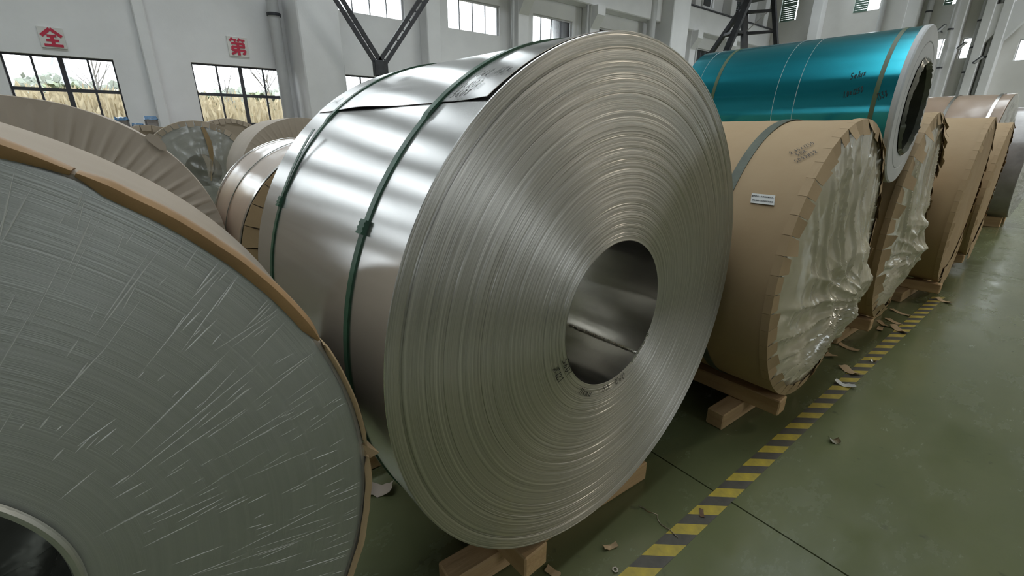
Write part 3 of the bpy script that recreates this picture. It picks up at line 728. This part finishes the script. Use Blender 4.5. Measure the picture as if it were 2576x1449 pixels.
for k in range(340):
    t = rad(rr.uniform(-40, 112)); a = FI+.02+(FR-FI-.05)*rr.random()**.7; L = rr.choice([.02, .03, .05, .09, .15, .2])*rr.uniform(.5, 1.2); b = min(FR-.01, a+L)
    sk = rr.gauss(.06, .06); w = rr.uniform(.0005, .0013); h = w*.45
    pts = []
    for q in range(6):
        s = q/5; r_ = a+(b-a)*s; tt = t+sk*(r_-a)/r_*1.5; pts.append((r_, tt, math.sin(pi*s)))
    for q in range(5):
        (r0, ta, h0), (r1, tb, h1) = pts[q], pts[q+1]; x0 = .0105+.005*sin(pi*min(1, max(0, (FR-(r0+r1)/2)/(FR-FI))))
        P0 = lambda r_, t_, d, hh: (x0+hh, r_*cos(t_)-d*sin(t_), r_*sin(t_)+d*cos(t_))
        m.add([P0(r0, ta, -w*h0, 0), P0(r0, ta, 0, h*h0), P0(r0, ta, w*h0, 0), P0(r1, tb, -w*h1, 0), P0(r1, tb, 0, h*h1), P0(r1, tb, w*h1, 0)], [(0, 3, 4, 1), (1, 4, 5, 2)])
tag(m.build('film_crease_glints', K['film_ridge'], C), 'fine radial creases of taut film, glints painted white', None, None, 'stuff').location = (0, 0, FZ)
# rolled kraft board lip over the rim (upper right), then loose paper edge lower down
def lip(name, a0, a1, rx, thick, mt, seed, wob=.004, n=50, drop=.03):
    v = []; f = []; prof = [(-.03, .0), (-.008, thick), (.012, thick*.9), (.022, thick*.2), (.02, -drop*.6), (.014, -drop), (.010, -drop*.6), (.006, -.002)]
    for k in range(n+1):
        s = k/n; t = rad(a0+(a1-a0)*s); e = min(1, s*12, (1-s)*12); wv = wob*nz(t*4+seed, 1, 0)+wob*.5*nz(t*14+seed, 2, 0)
        for (x, d) in prof:
            r_ = FR+.008 + d*(.35+.65*e)*(1+2*wv) + wv*.6; v.append((x+wv, r_*cos(t), r_*sin(t)))
    p = len(prof)
    for k in range(n):
        for i in range(p):
            j = (i+1) % p; f.append((k*p+i, (k+1)*p+i, (k+1)*p+j, k*p+j))
    f += [tuple(range(p)), tuple(range((n+1)*p-1, n*p-1, -1))]
    mesh(name, v, f, mt, C, True, 45).location = (0, 0, FZ)
lip('board_lip', 56.6, 140, 0, .009, K['card'], 3, .004, drop=.02)
lip('board_lip', 23.5, 56.2, 0, .009, K['card'], 8, .005, drop=.016)
lip('paper_edge', 1.5, 22.5, 0, .005, K['kraft'], 5, .003, drop=.006)
lip('paper_edge', -30, -.5, 0, .007, K['kraft'], 6, .006, drop=.01)
m = MB()
m.add([(.0, FR*cos(rad(1.5)), FR*sin(rad(1.5))), (.03, (FR+.03)*cos(rad(0)), (FR+.03)*sin(rad(0))), (.015, (FR+.012)*cos(rad(-1.2)), (FR+.012)*sin(rad(-1.2))), (.0, (FR+.0)*cos(rad(-1)), FR*sin(rad(-1))),
       (-.02, (FR+.02)*cos(rad(.5)), (FR+.02)*sin(rad(.5)))], [(0, 1, 2, 3), (0, 4, 1), (4, 3, 2, 1), (0, 3, 4)])
m.build('torn_flap', K['kraft'], C).location = (0, 0, FZ)

# ------------------------------------------------------------------ kraft wrapped coils with plastic ends
def kraft_film_coil(loc, yaw, R, L, zc, label, seed, gather, ntab, tablen, hole=.25, mtk=None, film=None, tlift=(.002, .03), **kw):
    C = empty('kraft_wrapped_coil', (loc[0], loc[1], 0), yaw, label, 'metal coil', 'kraft wrapped coils')
    wrapbody(R, L, zc, mtk or K['kraft'], C, .005, seed, hole=hole, open_front=True)
    endface(R-.012, hole, zc, K['rings_dull'], C, -.012, nr=40, seed=seed)
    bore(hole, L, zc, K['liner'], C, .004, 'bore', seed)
    crumple_film(R-.038, zc, film or K['film'], C, gather, seed=seed, **kw)
    tabs(R, zc, ntab, tablen, mtk or K['kraft'], C, seed, tlift)
    return C
AR, AZ = .755, .915
A = kraft_film_coil((-.772, 2.825), .03, AR, 1.25, AZ, 'kraft wrapped coil beside the bare aluminium coil, white sticker on its side', 31, (.30, -.28), 52, .062, amp=.032, bulge=.055, folds=13, cre=20)
band(AR+.004, -.33, .045, AZ, K['strap_dull'], A)
band(AR+.004, -.95, .045, AZ, K['strap_dull'], A)
cylwrite('2.45x1250', AR+.006, -.140, 128.6, .024, .0022, A, AZ, 41, rot=.88, slant=.0, asp=.58)
cylwrite('510K', AR+.006, -.108, 129.4, .022, .0022, A, AZ, 42, rot=.92, slant=.0, asp=.62)
cylwrite('5052H32', AR+.006, -.096, 132.6, .024, .0022, A, AZ, 43, rot=.9, slant=.0, asp=.6)
# sticker
v = []; f = []; n = 8
for k in range(n+1):
    for (x, dx) in ((-.219, 0), (-.116, 0)):
        t = rad(146.3 - .0) + rad(3.6)*k/n; q = AR+.0075; v.append((x+.012*k/n, q*cos(t), q*sin(t)))
        v.append((x+.012*k/n, (q-.0025)*cos(t), (q-.0025)*sin(t)))
for k in range(n):
    b = k*4; f += [(b, b+4, b+6, b+2), (b+1, b+3, b+7, b+5), (b, b+1, b+5, b+4), (b+2, b+6, b+7, b+3)]
f += [(0, 2, 3, 1), (n*4, n*4+1, n*4+3, n*4+2)]
st = mesh('sticker', v, f, K['paper'], A, True, 30); st.location = (0, 0, AZ); tag(st, 'white printed paper sticker')
for body, t_, xo in (('温馨提示：冬季地域温差大，', 147.3, 0), ('请在恒温一日后再打开包装', 148.9, .004)):
    t = rad(t_); q = AR+.0085; up = Vector((0, sin(t), -cos(t))); nrm = Vector((0, cos(t), sin(t)))
    m4 = Matrix((Vector((1, -.0, 0)), up, nrm)).transposed().to_4x4(); m4.translation = Vector((-.163+xo, q*cos(t), q*sin(t)))
    text_mesh('print', body, .0078, K['ink'], st, m4, offset=.0001, extr=.0001)

BR, BZ = .797, .957
B = kraft_film_coil((-.824, 4.62), .06, BR, 1.25, BZ, 'second kraft wrapped coil with a plastic end, under the teal coil', 57, (.05, -.35), 46, .085, tlift=(.004, .05), amp=.026, bulge=.045, folds=13, film=K['film'])
band(BR+.004, -.36, .045, BZ, K['strap_dull'], B)

# kraft coils with a board end
def kraft_end_coil(loc, yaw, R, L, zc, label, seed, nslit=54, flap=True, mtk=None):
    C = empty('kraft_wrapped_coil', (loc[0], loc[1], 0), yaw, label, 'metal coil', 'kraft wrapped coils')
    mk = mtk or K['kraft']
    wrapbody(R, L, zc, mk, C, .006, seed)
    def fn(x, r, t, i): return x + .012*nz(r*3*cos(t)+seed, r*3*sin(t), 0)*min(1, (R-r)*8), r
    lathe('paper_end', [(.004, R-.008), (.006, R*.85), (.008, R*.6), (.008, R*.3), (.008, .001)], zc, mk, C, 96, fn)
    tabs(R, zc, nslit, .05, mk, C, seed, (.001, .016), gap=.25)
    if flap:   # loose lower corner of the end sheet hanging past the rim
        v = []; f = []; n = 18
        for k in range(n+1):
            s = k/n; a = rad(-106+72*s); e = sin(pi*s)**.7
            for q, o in ((R*.80, .014), (R*.97, .018), (R*1.0+.085*e, .022)):
                v.append((o+.012*e*nz(s*4, seed, 0), q*cos(a), q*sin(a)))
        for k in range(n):
            for i in range(2): b = k*3+i; f.append((b, b+3, b+4, b+1))
        b = len(v); v += [(x-.002, y, z) for x, y, z in v]; f += [tuple(reversed([i+b for i in q])) for q in f[:]]
        mesh('hanging_edge', v, f, mk, C, True, 40).location = (0, 0, zc)
    return C
CC = kraft_end_coil((-.72, 6.26), .05, .797, 1.25, .957, 'kraft wrapped coil with paper end just past the teal coil face', 71)
DD = kraft_end_coil((-.756, 7.99), .05, .788, 1.25, .948, 'kraft wrapped coil with paper end, last before the film wrapped coils', 77)
band(.801, -.75, .04, .957, K['metal_strap'], CC)

# film wrapped coils at the far end of the row
def film_coil(loc, R, L, zc, label, seed, body, straps):
    C = empty('film_wrapped_coil', (loc[0], loc[1], 0), 0, label, 'metal coil', 'film wrapped coils at the far end')
    wrapbody(R, L, zc, body, C, .01, seed, 'wrap', 120)
    crumple_film(R-.005, zc, K['film_pale'], C, (.2, -.4), amp=.03, bulge=.03, folds=21, seed=seed, nt=120, nr=30, x=.006)
    for s in straps: band(R+.008, s, .035, zc, K['metal_strap'], C)
    return C
film_coil((-1.0, 9.92), 1.0, .98, 1.16, 'tall coil in clear film over brown paper, two shiny straps, end of row', 91, K['kraft_gloss'], (-.13, -.60))
film_coil((-.80, 12.3), .95, 1.1, 1.11, 'film wrapped coil half out of frame at the right edge', 97, K['pack'], (-.5,))

# ------------------------------------------------------------------ teal coil lying on top
TR_, TZ, TI, TL = .437, 1.752, .258, 1.28
T = empty('teal_coil', (-.80, 3.675, TZ-TR_), .06, 'glossy teal film covered coil lying on top of two kraft coils', 'metal coil')
z = TR_
def fnt(x, r, t, i): return x, r + .0006*nz(x*5, cos(t)*2, sin(t)*2)
lathe('teal_wrap', [(-.004, TR_-.004), (-.006, TR_)]+[(-TL*k/12, TR_) for k in range(1, 12)]+[(-TL+.004, TR_), (-TL, TR_-.006), (-TL, TI)], z, K['teal'], T, 160, fnt, ang=40)
lathe('foam_ring', [(-.018, TR_-.003), (-.018, TR_+.003), (.004, TR_+.003), (.012, TR_-.003), (.014, .355), (.008, .350)], z, K['foam'], T, 160)
lathe('foam_ring', [(.006, .352), (.014, .347), (.016, .30), (.012, TI+.004), (-.02, TI+.002)], z, K['foam'], T, 128)
def fnl(x, r, t, i): return x, r - .006*abs(sin(x*70)) - .003*nz(cos(t)*5, sin(t)*5, x*3)
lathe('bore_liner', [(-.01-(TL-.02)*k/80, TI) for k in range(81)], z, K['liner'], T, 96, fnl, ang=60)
rr = random.Random(4); v = []; f = []; n = 90
for k in range(n):
    t = 2*pi*k/n; j = .012*nz(cos(t)*6, sin(t)*6, 3); j2 = .018*abs(nz(cos(t)*8, sin(t)*8, 7)); big = .035*max(0, sin(t-.9))**2
    for (x, q) in ((-.05, TI-.006), (.010, TI-.012-big*.4+j), (.03+j2, TI+.002-big*.6+j), (.018, TI+.014+j)): v.append((x, q*cos(t), q*sin(t)))
for k in range(n):
    for i in range(3): a = k*4+i; b = ((k+1) % n)*4+i; f.append((a, b, b+1, a+1))
tag(mesh('torn_liner', v, f, K['liner'], T, True, 25), 'ragged shiny plastic around the bore').location = (0, 0, z)
for x in (-.098, -1.03): band(TR_, x, .022, z, K['strap_olive'], T, th=.0018)
for x in (-.50, -.62, -1.16):
    lathe('film_seam', [(x-.0015, TR_), (x, TR_+.0012), (x+.0015, TR_)], z, K['film_ridge'], T, 160)
cylwrite('5a1ux', TR_+.002, -.240, 160.7, .034, .003, T, z, 51, rot=.2, asp=.5)
cylwrite('1.0x1250', TR_+.002, -.248, 173.8, .032, .003, T, z, 52, rot=.28, asp=.46)
cylwrite('1338', TR_+.002, -.082, 176.6, .034, .003, T, z, 53, rot=.5, asp=.42)

# ------------------------------------------------------------------ second and third rows behind
def pleat_coil(loc, R, L, zc, label, seed, mtk, yaw=0):
    C = empty('paper_wrapped_coil', (loc[0], loc[1], 0), yaw, label, 'metal coil', 'paper wrapped coils behind')
    wrapbody(R, L, zc, mtk, C, .006, seed); pleat_face(R-.004, zc, mtk, C, seed=seed)
    return C
G = pleat_coil((-3.25, -.52), .80, 1.2, .96, 'pale paper wrapped coil with pleated end behind the nearest coil', 14, K['kraft_pale'])
v = [(.01, .80*cos(rad(a))*k, .80*sin(rad(a))*k) for a, k in ((50, 1.0), (49.5, 1.035), (47, 1.05), (43.5, 1.03), (42, 1.0), (44, .98), (48, .985))]
m = MB().add(v + [(x+.004, y, z_) for x, y, z_ in v], [(0, 1, 2, 3, 4, 5, 6), (13, 12, 11, 10, 9, 8, 7)] + [(i, (i+1) % 7, (i+1) % 7+7, i+7) for i in range(7)])
m.build('torn_paper_flap', K['kraft_pale'], G).location = (0, 0, .96)
J = pleat_coil((-6.55, 1.62), .80, 1.25, .975, 'plain paper wrapped coil with pleated end left of the wall pillar', 18, K['kraft_pale'])
m = MB()
Kc = empty('glossy_wrapped_coil', (-2.87, .99, 0), 0, 'shiny brown film covered coil just left of the aluminium coil', 'metal coil')
wrapbody(.70, 1.29, .85, K['kraft_gloss'], Kc, .004, 22, hole=.25)
endface(.692, .25, .85, K['kraft_grey'], Kc, .003, nr=6, name='paper_end')
tabs(.70, .85, 34, .115, K['kraft'], Kc, 22, (.002, .02), gap=.10)
for x in (-.02, -1.27): band(.706, x, .04, .85, K['metal_strap'], Kc, 'rim_band')
for x in (-.64, ): band(.704, x, .018, .85, K['strap_dull'], Kc)
m = MB().bar((.03, .25, -.50), (.03, .62, -.40), .012, .03); m.build('strap', K['strap'], Kc).location = (0, 0, .85)
HR, HZ = .78, .985
H_ = empty('kraft_wrapped_coil', (-9.23, .655, 0), 0, 'torn plastic ended coil below the second low window', 'metal coil', 'kraft wrapped coils')
wrapbody(HR, 1.2, HZ, K['kraft_grey'], H_, .005, 61, hole=.25, open_front=True)
endface(HR-.012, .26, HZ, K['rings_dull'], H_, -.012, nr=20, nt=80)
bore(.26, 1.2, HZ, K['liner'], H_)
crumple_film(HR-.01, HZ, K['film_clear'], H_, (.25, -.55), amp=.03, bulge=.04, folds=15, seed=63, nt=120, nr=36)
tabs(HR, HZ, 44, .085, K['kraft_grey'], H_, 63, (.002, .03))
v = []; f = []
for k in range(9):
    s = k/8; zz = .68-.85*s; w = .022+.016*sin(s*5); yy = .10+.05*sin(s*4)
    v += [(.05+.05*sin(s*6), yy-w, zz), (.07+.03*sin(s*6+1), yy+w, zz)]
for k in range(8): f.append((k*2, k*2+1, k*2+3, k*2+2))
mesh('torn_paper_strip', v, f, K['kraft'], H_).location = (0, 0, HZ)
I_ = empty('kraft_wrapped_coil', (-11.6, 1.43, 0), 0, 'kraft coil with a tabbed rim just under the second low window', 'metal coil', 'kraft wrapped coils')
wrapbody(.85, 1.0, 1.01, K['kraft_grey'], I_, .005, 65, hole=.25)
endface(.84, .25, 1.01, K['kraft_grey'], I_, .002, nr=8, name='paper_end')
tabs(.85, 1.01, 46, .10, K['kraft_grey'], I_, 65, (.002, .02))
Nn = empty('kraft_wrapped_coil', (-10.5, .03, 0), 0, 'low kraft coil below the blue topped bundles', 'metal coil', 'kraft wrapped coils')
wrapbody(.77, .4, .93, K['kraft_grey'], Nn, .005, 66, hole=.25)
endface(.76, .25, .93, K['kraft_grey'], Nn, .002, nr=8, name='paper_end')
tabs(.77, .93, 30, .10, K['kraft_grey'], Nn, 66, (.002, .02))

def bundle(x, y, w, z0, z1, lab, seed, capz):
    r = random.Random(seed); o = empty('wrapped_bundle', (x, y, z0), 0, lab, 'bundle', 'blue topped bundles by the window')
    MB().box(-.5, 0, 0, w, 0, z1-z0, cut=.03).build('bundle_body', K['pack'], o, True)
    v = []; f = []; n = 10
    for i in range(n+1):
        for j in range(n+1):
            u, q = i/n, j/n; dx, dy = -.52+.54*u, -.01+(w+.02)*q; e = min(u, 1-u, q, 1-q)
            zz = (z1-z0)+.012+.025*nz(u*5+seed, q*5, 0)-(capz if e == 0 else 0)
            v.append((dx, dy, zz))
    for i in range(n):
        for j in range(n): a = i*(n+1)+j; f.append((a, a+n+1, a+n+2, a+1))
    mesh('blue_cover', v, f, K['blue'], o, True, 40)
    return o
for (x, y, w, z0, z1, lab, sd, cp) in ((-11.0, -.39, .20, 0, 1.82, 'blue topped grey bundle nearest the leftmost window', 1, .05), (-11.0, -.165, .18, 0, 1.72, 'middle bundle with a blue front below the leftmost window', 2, .10), (-11.0, .035, .20, 0, 1.85, 'tall bundle with a blue cap left of the torn coil', 3, .06)):
    b_ = bundle(x, y, w, z0, z1, lab, sd, cp)

# ------------------------------------------------------------------ timbers under the coils
def timber(a, b, w, h, z0, label, seed=0):
    a, b = Vector((a[0], a[1], 0)), Vector((b[0], b[1], 0)); d = b-a; L = d.length
    o = MB().box(0, L, -w/2, w/2, 0, h, cut=.006).build('timber', K['wood'])
    o.location = (a.x, a.y, z0); o.rotation_euler = (0, 0, math.atan2(d.y, d.x))
    return tag(o, label, 'timber', 'timbers under the coils')
timber((-1.075, .535), (-1.02, 1.60), .10, .1, 0, 'lower floor timber under the aluminium coil, running left to right')
timber((-.872, .80), (-1.95, .74), .11, .099, .101, 'upper timber chocking the aluminium coil at bottom centre')
timber((-.985, 1.52), (-1.95, 1.46), .11, .099, .101, 'second upper timber under the right side of the aluminium coil')
timber((-1.90, .50), (-1.86, 1.60), .10, .1, 0, 'rear floor timber in the dark under the aluminium coil')
timber((-.985, 2.255), (-.95, 3.35), .10, .1, 0, 'floor timber under the stickered kraft coil, end towards the camera')
timber((-.75, 2.53), (-1.95, 2.49), .10, .095, .101, 'upper timber beam carrying the stickered kraft coil')
timber((-.86, 3.13), (-1.95, 3.09), .10, .095, .101, 'far upper timber under the stickered kraft coil')
timber((-1.75, 2.28), (-1.72, 3.35), .10, .1, 0, 'rear floor timber under the stickered kraft coil')
timber((-.98, 4.05), (-.95, 5.15), .10, .1, 0, 'floor timber under the second plastic ended coil')
timber((-.80, 4.31), (-1.95, 4.26), .10, .095, .101, 'upper timber under the second plastic ended coil')
timber((-.86, 4.93), (-1.95, 4.90), .10, .095, .101, 'far upper timber under the second plastic ended coil')
timber((-.93, 5.66), (-.90, 6.8), .10, .1, 0, 'floor timber under the paper ended coil past the teal coil')
timber((-.66, 5.95), (-1.9, 5.92), .10, .095, .101, 'upper timber sticking out below the paper ended coil')
timber((-.80, 6.57), (-1.9, 6.54), .10, .095, .101, 'far upper timber under the paper ended coil')
timber((-.95, 7.4), (-.93, 8.5), .10, .1, 0, 'floor timber under the last paper ended coil')
timber((-.74, 7.68), (-1.9, 7.66), .10, .095, .101, 'upper timber under the last paper ended coil')
for (x0, x1, yc, w, lab, R_, z_) in ((-.93, -1.3, -.508, .28, 'nearest coil', .768, .913), (-3.35, -4.4, -.52, .28, 'pleated pale coil', 0.806, 0.96), (-2.95, -4.1, .99, .27, 'shiny brown coil', 0.71, 0.85), (-6.6, -7.75, 1.62, .28, 'plain paper coil by the pillar', 0.806, 0.975), (-9.3, -10.4, .655, .28, 'torn plastic ended coil', 0.785, 0.985), (-10.55, -10.88, .03, .27, 'low kraft coil', .775, .93), (-11.7, -12.5, 1.43, .28, 'tab rimmed coil under the window', .855, 1.01), (-1.05, -1.9, 9.92, .3, 'tall film wrapped coil', 1.01, 1.16), (-.85, -1.8, 12.3, .3, 'right edge film coil', 0.96, 1.11)):
    for s, nm in ((-1, 'left'), (1, 'right')):
        timber((x0, yc+s*w), (x1, yc+s*w), 0.10, z_-math.sqrt(R_*R_-(w-.05)**2)-.003, 0, '%s timber block under the %s' % (nm, lab))

# ------------------------------------------------------------------ hazard tape on the floor
o = empty('hazard_tape', (-.68, 3.4, 0), 0, 'yellow and black striped tape along the floor in front of the coils', 'floor tape')
per = .1662; y = 1.15-3*per; hw = .0431; k = 0; sh = .100
meA = meB = None
for k in range(66):
    yy = y + k*per/2
    if yy > 6.2: break
    v = [(-hw, 0, .0003), (hw, sh, .0003), (hw, sh+per/2, .0003), (-hw, per/2, .0003)]
    v = v + [(a, b, .0012) for a, b, c in v]
    nm = 'yellow_stripe' if k % 2 else 'black_stripe'
    if k < 2: q = mesh(nm, v, [(3, 2, 1, 0), (4, 5, 6, 7), (0, 1, 5, 4), (1, 2, 6, 5), (2, 3, 7, 6), (3, 0, 4, 7)], K['yellow'] if k % 2 else K['black'], o, False); proto = (q.data,) if k == 0 else proto + (q.data,)
    else:
        q = bpy.data.objects.new(nm, proto[k % 2]); COL.objects.link(q); q.parent = o
    q.location = (-.0012, yy-3.4, 0)

# ------------------------------------------------------------------ steelwork
V_ = empty('steel_v_brace', (-11, 4.66, 0), 0, 'dark steel V shaped brace rising in front of the wall windows', 'steel frame')
def channel(a, b, name, parent):
    a, b = Vector(a), Vector(b); p = Vector((0, .075, 0))
    q = (b-a).normalized().cross(Vector((1, 0, 0)))*.065
    for s in (-1, 1): MB().bar(a+q*s, b+q*s, .09, .05, up=(1, 0, 0)).build(name, K['steel'], parent)
    n = 9
    for k in range(n): c = a.lerp(b, (k+.5)/n); MB().bar(c-q*1.3, c+q*1.3, .02, .03, up=(1, 0, 0)).build('batten', K['steel'], parent)
channel((0, -.02, 3.1), (0, -1.35, 5.1), 'brace_rail', V_); channel((0, .02, 3.1), (0, 1.62, 5.1), 'brace_rail', V_)
MB().box(-.08, .08, -.16, .16, 2.85, 3.18, cut=.01).build('gusset', K['steel'], V_)
MB().box(-.09, .09, -.09, .09, 0, 2.86, cut=.01).build('post', K['steel'], V_)
MB().box(-.25, .25, -.25, .25, 0, .03).build('base_plate', K['steel'], V_)

TW = empty('steel_lattice_leg', (-6.75, 13.2, 0), 0, 'dark steel lattice gantry leg standing behind the teal coil', 'steel frame')
bl = [Vector(p) for p in ((-1.55, .9, 0), (-.95, -.9, 0), (.55, -.9, 0), (1.15, .9, 0))]
tp = [Vector(p) for p in ((-.03, .2, 5.2), (-.03, -.2, 5.2), (.2, -.2, 5.2), (.3, .2, 5.2))]
bl = [Vector((-3.6, -.1, 0)), Vector((-1.3, -.8, 0)), Vector((.75, -.3, 0)), Vector((1.55, .5, 0))]
tp = [Vector((.02, -.1, 5.0)), Vector((.18, -.4, 5.0)), Vector((-.25, .1, 5.0)), Vector((.35, .4, 5.0))]
for a, b, w in zip(bl, tp, (.13, .19, .15, .13)): MB().bar(a, b, w, w*.7).build('leg', K['steel'], TW)
for z in (4.15, 4.65):
    s = z/5.0; P = [a.lerp(b, s) for a, b in zip(bl, tp)]
    for i, j in ((0, 1), (1, 2), (2, 3), (3, 0)): MB().bar(P[i], P[j], .06, .06).build('cross_bar', K['steel'], TW)
MB().bar(bl[2].lerp(tp[2], .83), bl[3].lerp(tp[3], .95), .025, .025).build('tie_rod', K['metal_strap'], TW)
MB().box(-.5, .6, -.7, .7, 5.0, 5.35, cut=.02).build('head_box', K['steel'], TW)

# ------------------------------------------------------------------ litter on the floor
def scrap(x, y, lx, ly, rz, mt, name, label, seed, curl=.02, grp=None, n=6):
    r = random.Random(seed); v = []; f = []
    for i in range(n+1):
        for j in range(4):
            u, q = i/n-.5, j/3-.5; k = 1+.25*nz(i*.9+seed, j*.8, 0)
            zz = .003+curl*(abs(u)*2)**2*.6+curl*.5*max(0, nz(u*4+seed, q*4, 2))
            v.append((u*lx*k, q*ly*k, zz))
    for i in range(n):
        for j in range(3): a = i*4+j; f.append((a, a+4, a+5, a+1))
    b = len(v); f2 = [tuple(reversed([t+b for t in q])) for q in f]; v += [(x_, y_, z_-.0018) for x_, y_, z_ in v]
    rim = [i*4 for i in range(n+1)] + [n*4+1, n*4+2, n*4+3] + [i*4+3 for i in range(n-1, -1, -1)] + [2, 1]
    f3 = [(rim[i], rim[(i+1) % len(rim)], rim[(i+1) % len(rim)]+b, rim[i]+b) for i in range(len(rim))]
    o = mesh(name, v, f+f2+f3, mt, None, True, 45); o.location = (x, y, 0); o.rotation_euler = (0, 0, rz)
    return tag(o, label, 'litter', 'litter on the floor')
scrap(-1.69, .535, .12, .075, .9, K['kraft_pale'], 'paper_scrap', 'pale torn paper scrap in the dark gap between the two nearest coils', 1, .05)
scrap(-.824, 1.16, .06, .022, 1.2, K['kraft'], 'kraft_scrap', 'small kraft scrap on bare floor near the bottom centre', 2, .02)
scrap(-.886, .90, .06, .03, .3, K['kraft'], 'kraft_scrap', 'kraft scrap cut by the bottom edge beside the timber', 3, .01)
scrap(-.688, 1.618, .05, .018, 2.2, K['rust'], 'rusty_plate', 'small rusty metal plate lying on the near striped tape', 4, .004)
scrap(-.719, 3.622, .12, .07, 2.6, K['kraft'], 'kraft_scrap', 'largest kraft scrap, on the striped tape beside the stickered coil', 5, .03)
scrap(-.673, 3.379, .11, .05, .2, K['plastic'], 'plastic_scrap', 'white plastic scrap on the striped tape', 6, .04)
scrap(-.505, 2.649, .05, .04, .7, K['foil'], 'foil_scrap', 'crumpled shiny foil scrap on the open floor', 7, .03)
scrap(-.661, 3.937, .035, .03, .1, K['foil'], 'foil_scrap', 'tiny shiny foil bit on the striped tape', 8, .02)
scrap(-.85, 4.05, .14, .05, 2.9, K['kraft'], 'kraft_scrap', 'long kraft scrap between the two plastic ended coils', 9, .02)
scrap(-.93, 3.80, .16, .08, 2.5, K['kraft'], 'kraft_scrap', 'kraft scrap against the timber of the stickered coil', 10, .03)
scrap(-.80, 5.30, .17, .045, 2.7, K['kraft'], 'kraft_scrap', 'kraft strip past the second plastic ended coil', 11, .02)
scrap(-.78, 4.99, .14, .05, 2.5, K['kraft'], 'kraft_scrap', 'kraft scrap in front of the second plastic ended coil', 12, .01)
scrap(-.83, 4.85, .13, .04, 2.2, K['kraft'], 'kraft_scrap', 'kraft scrap at the foot of the second plastic ended coil', 13, .015)
scrap(-.81, 4.70, .10, .04, 1.7, K['kraft'], 'kraft_scrap', 'short kraft scrap below the second plastic film', 14, .01)
scrap(-.70, 4.794, .15, .06, 2.4, K['kraft'], 'kraft_scrap', 'folded kraft scrap touching the far striped tape', 15, .04)
scrap(-.62, 6.05, .14, .06, 2.6, K['kraft'], 'kraft_scrap', 'kraft scrap at the timber end of the paper ended coil', 16, .03)
o = MB().tube([(-.883, 1.427, .006), (-.86, 1.437, .004), (-.835, 1.425, .012), (-.813, 1.43, .02), (-.80, 1.445, .012), (-.784, 1.43, .004), (-.76, 1.42, .004), (-.72, 1.425, .006), (-.679, 1.418, .004)], .0022, 6).build('bent_wire', K['glint'], None, True)
tag(o, 'bent thin wire lying across the floor to the tape', 'wire')
v = []; f = []
for k in range(6):
    a = pi/3*k
    for q, z_ in ((.013, .001), (.013, .008), (.007, .008), (.007, .001)): v.append((-.745+q*cos(a), 1.096+q*sin(a), z_))
for k in range(6):
    for i in range(4): a, b = k*4, ((k+1) % 6)*4; f.append((a+i, b+i, b+(i+1) % 4, a+(i+1) % 4))
tag(mesh('hex_nut', v, f, K['metal_strap'], None, False), 'small steel nut on the floor at the bottom edge', 'nut')
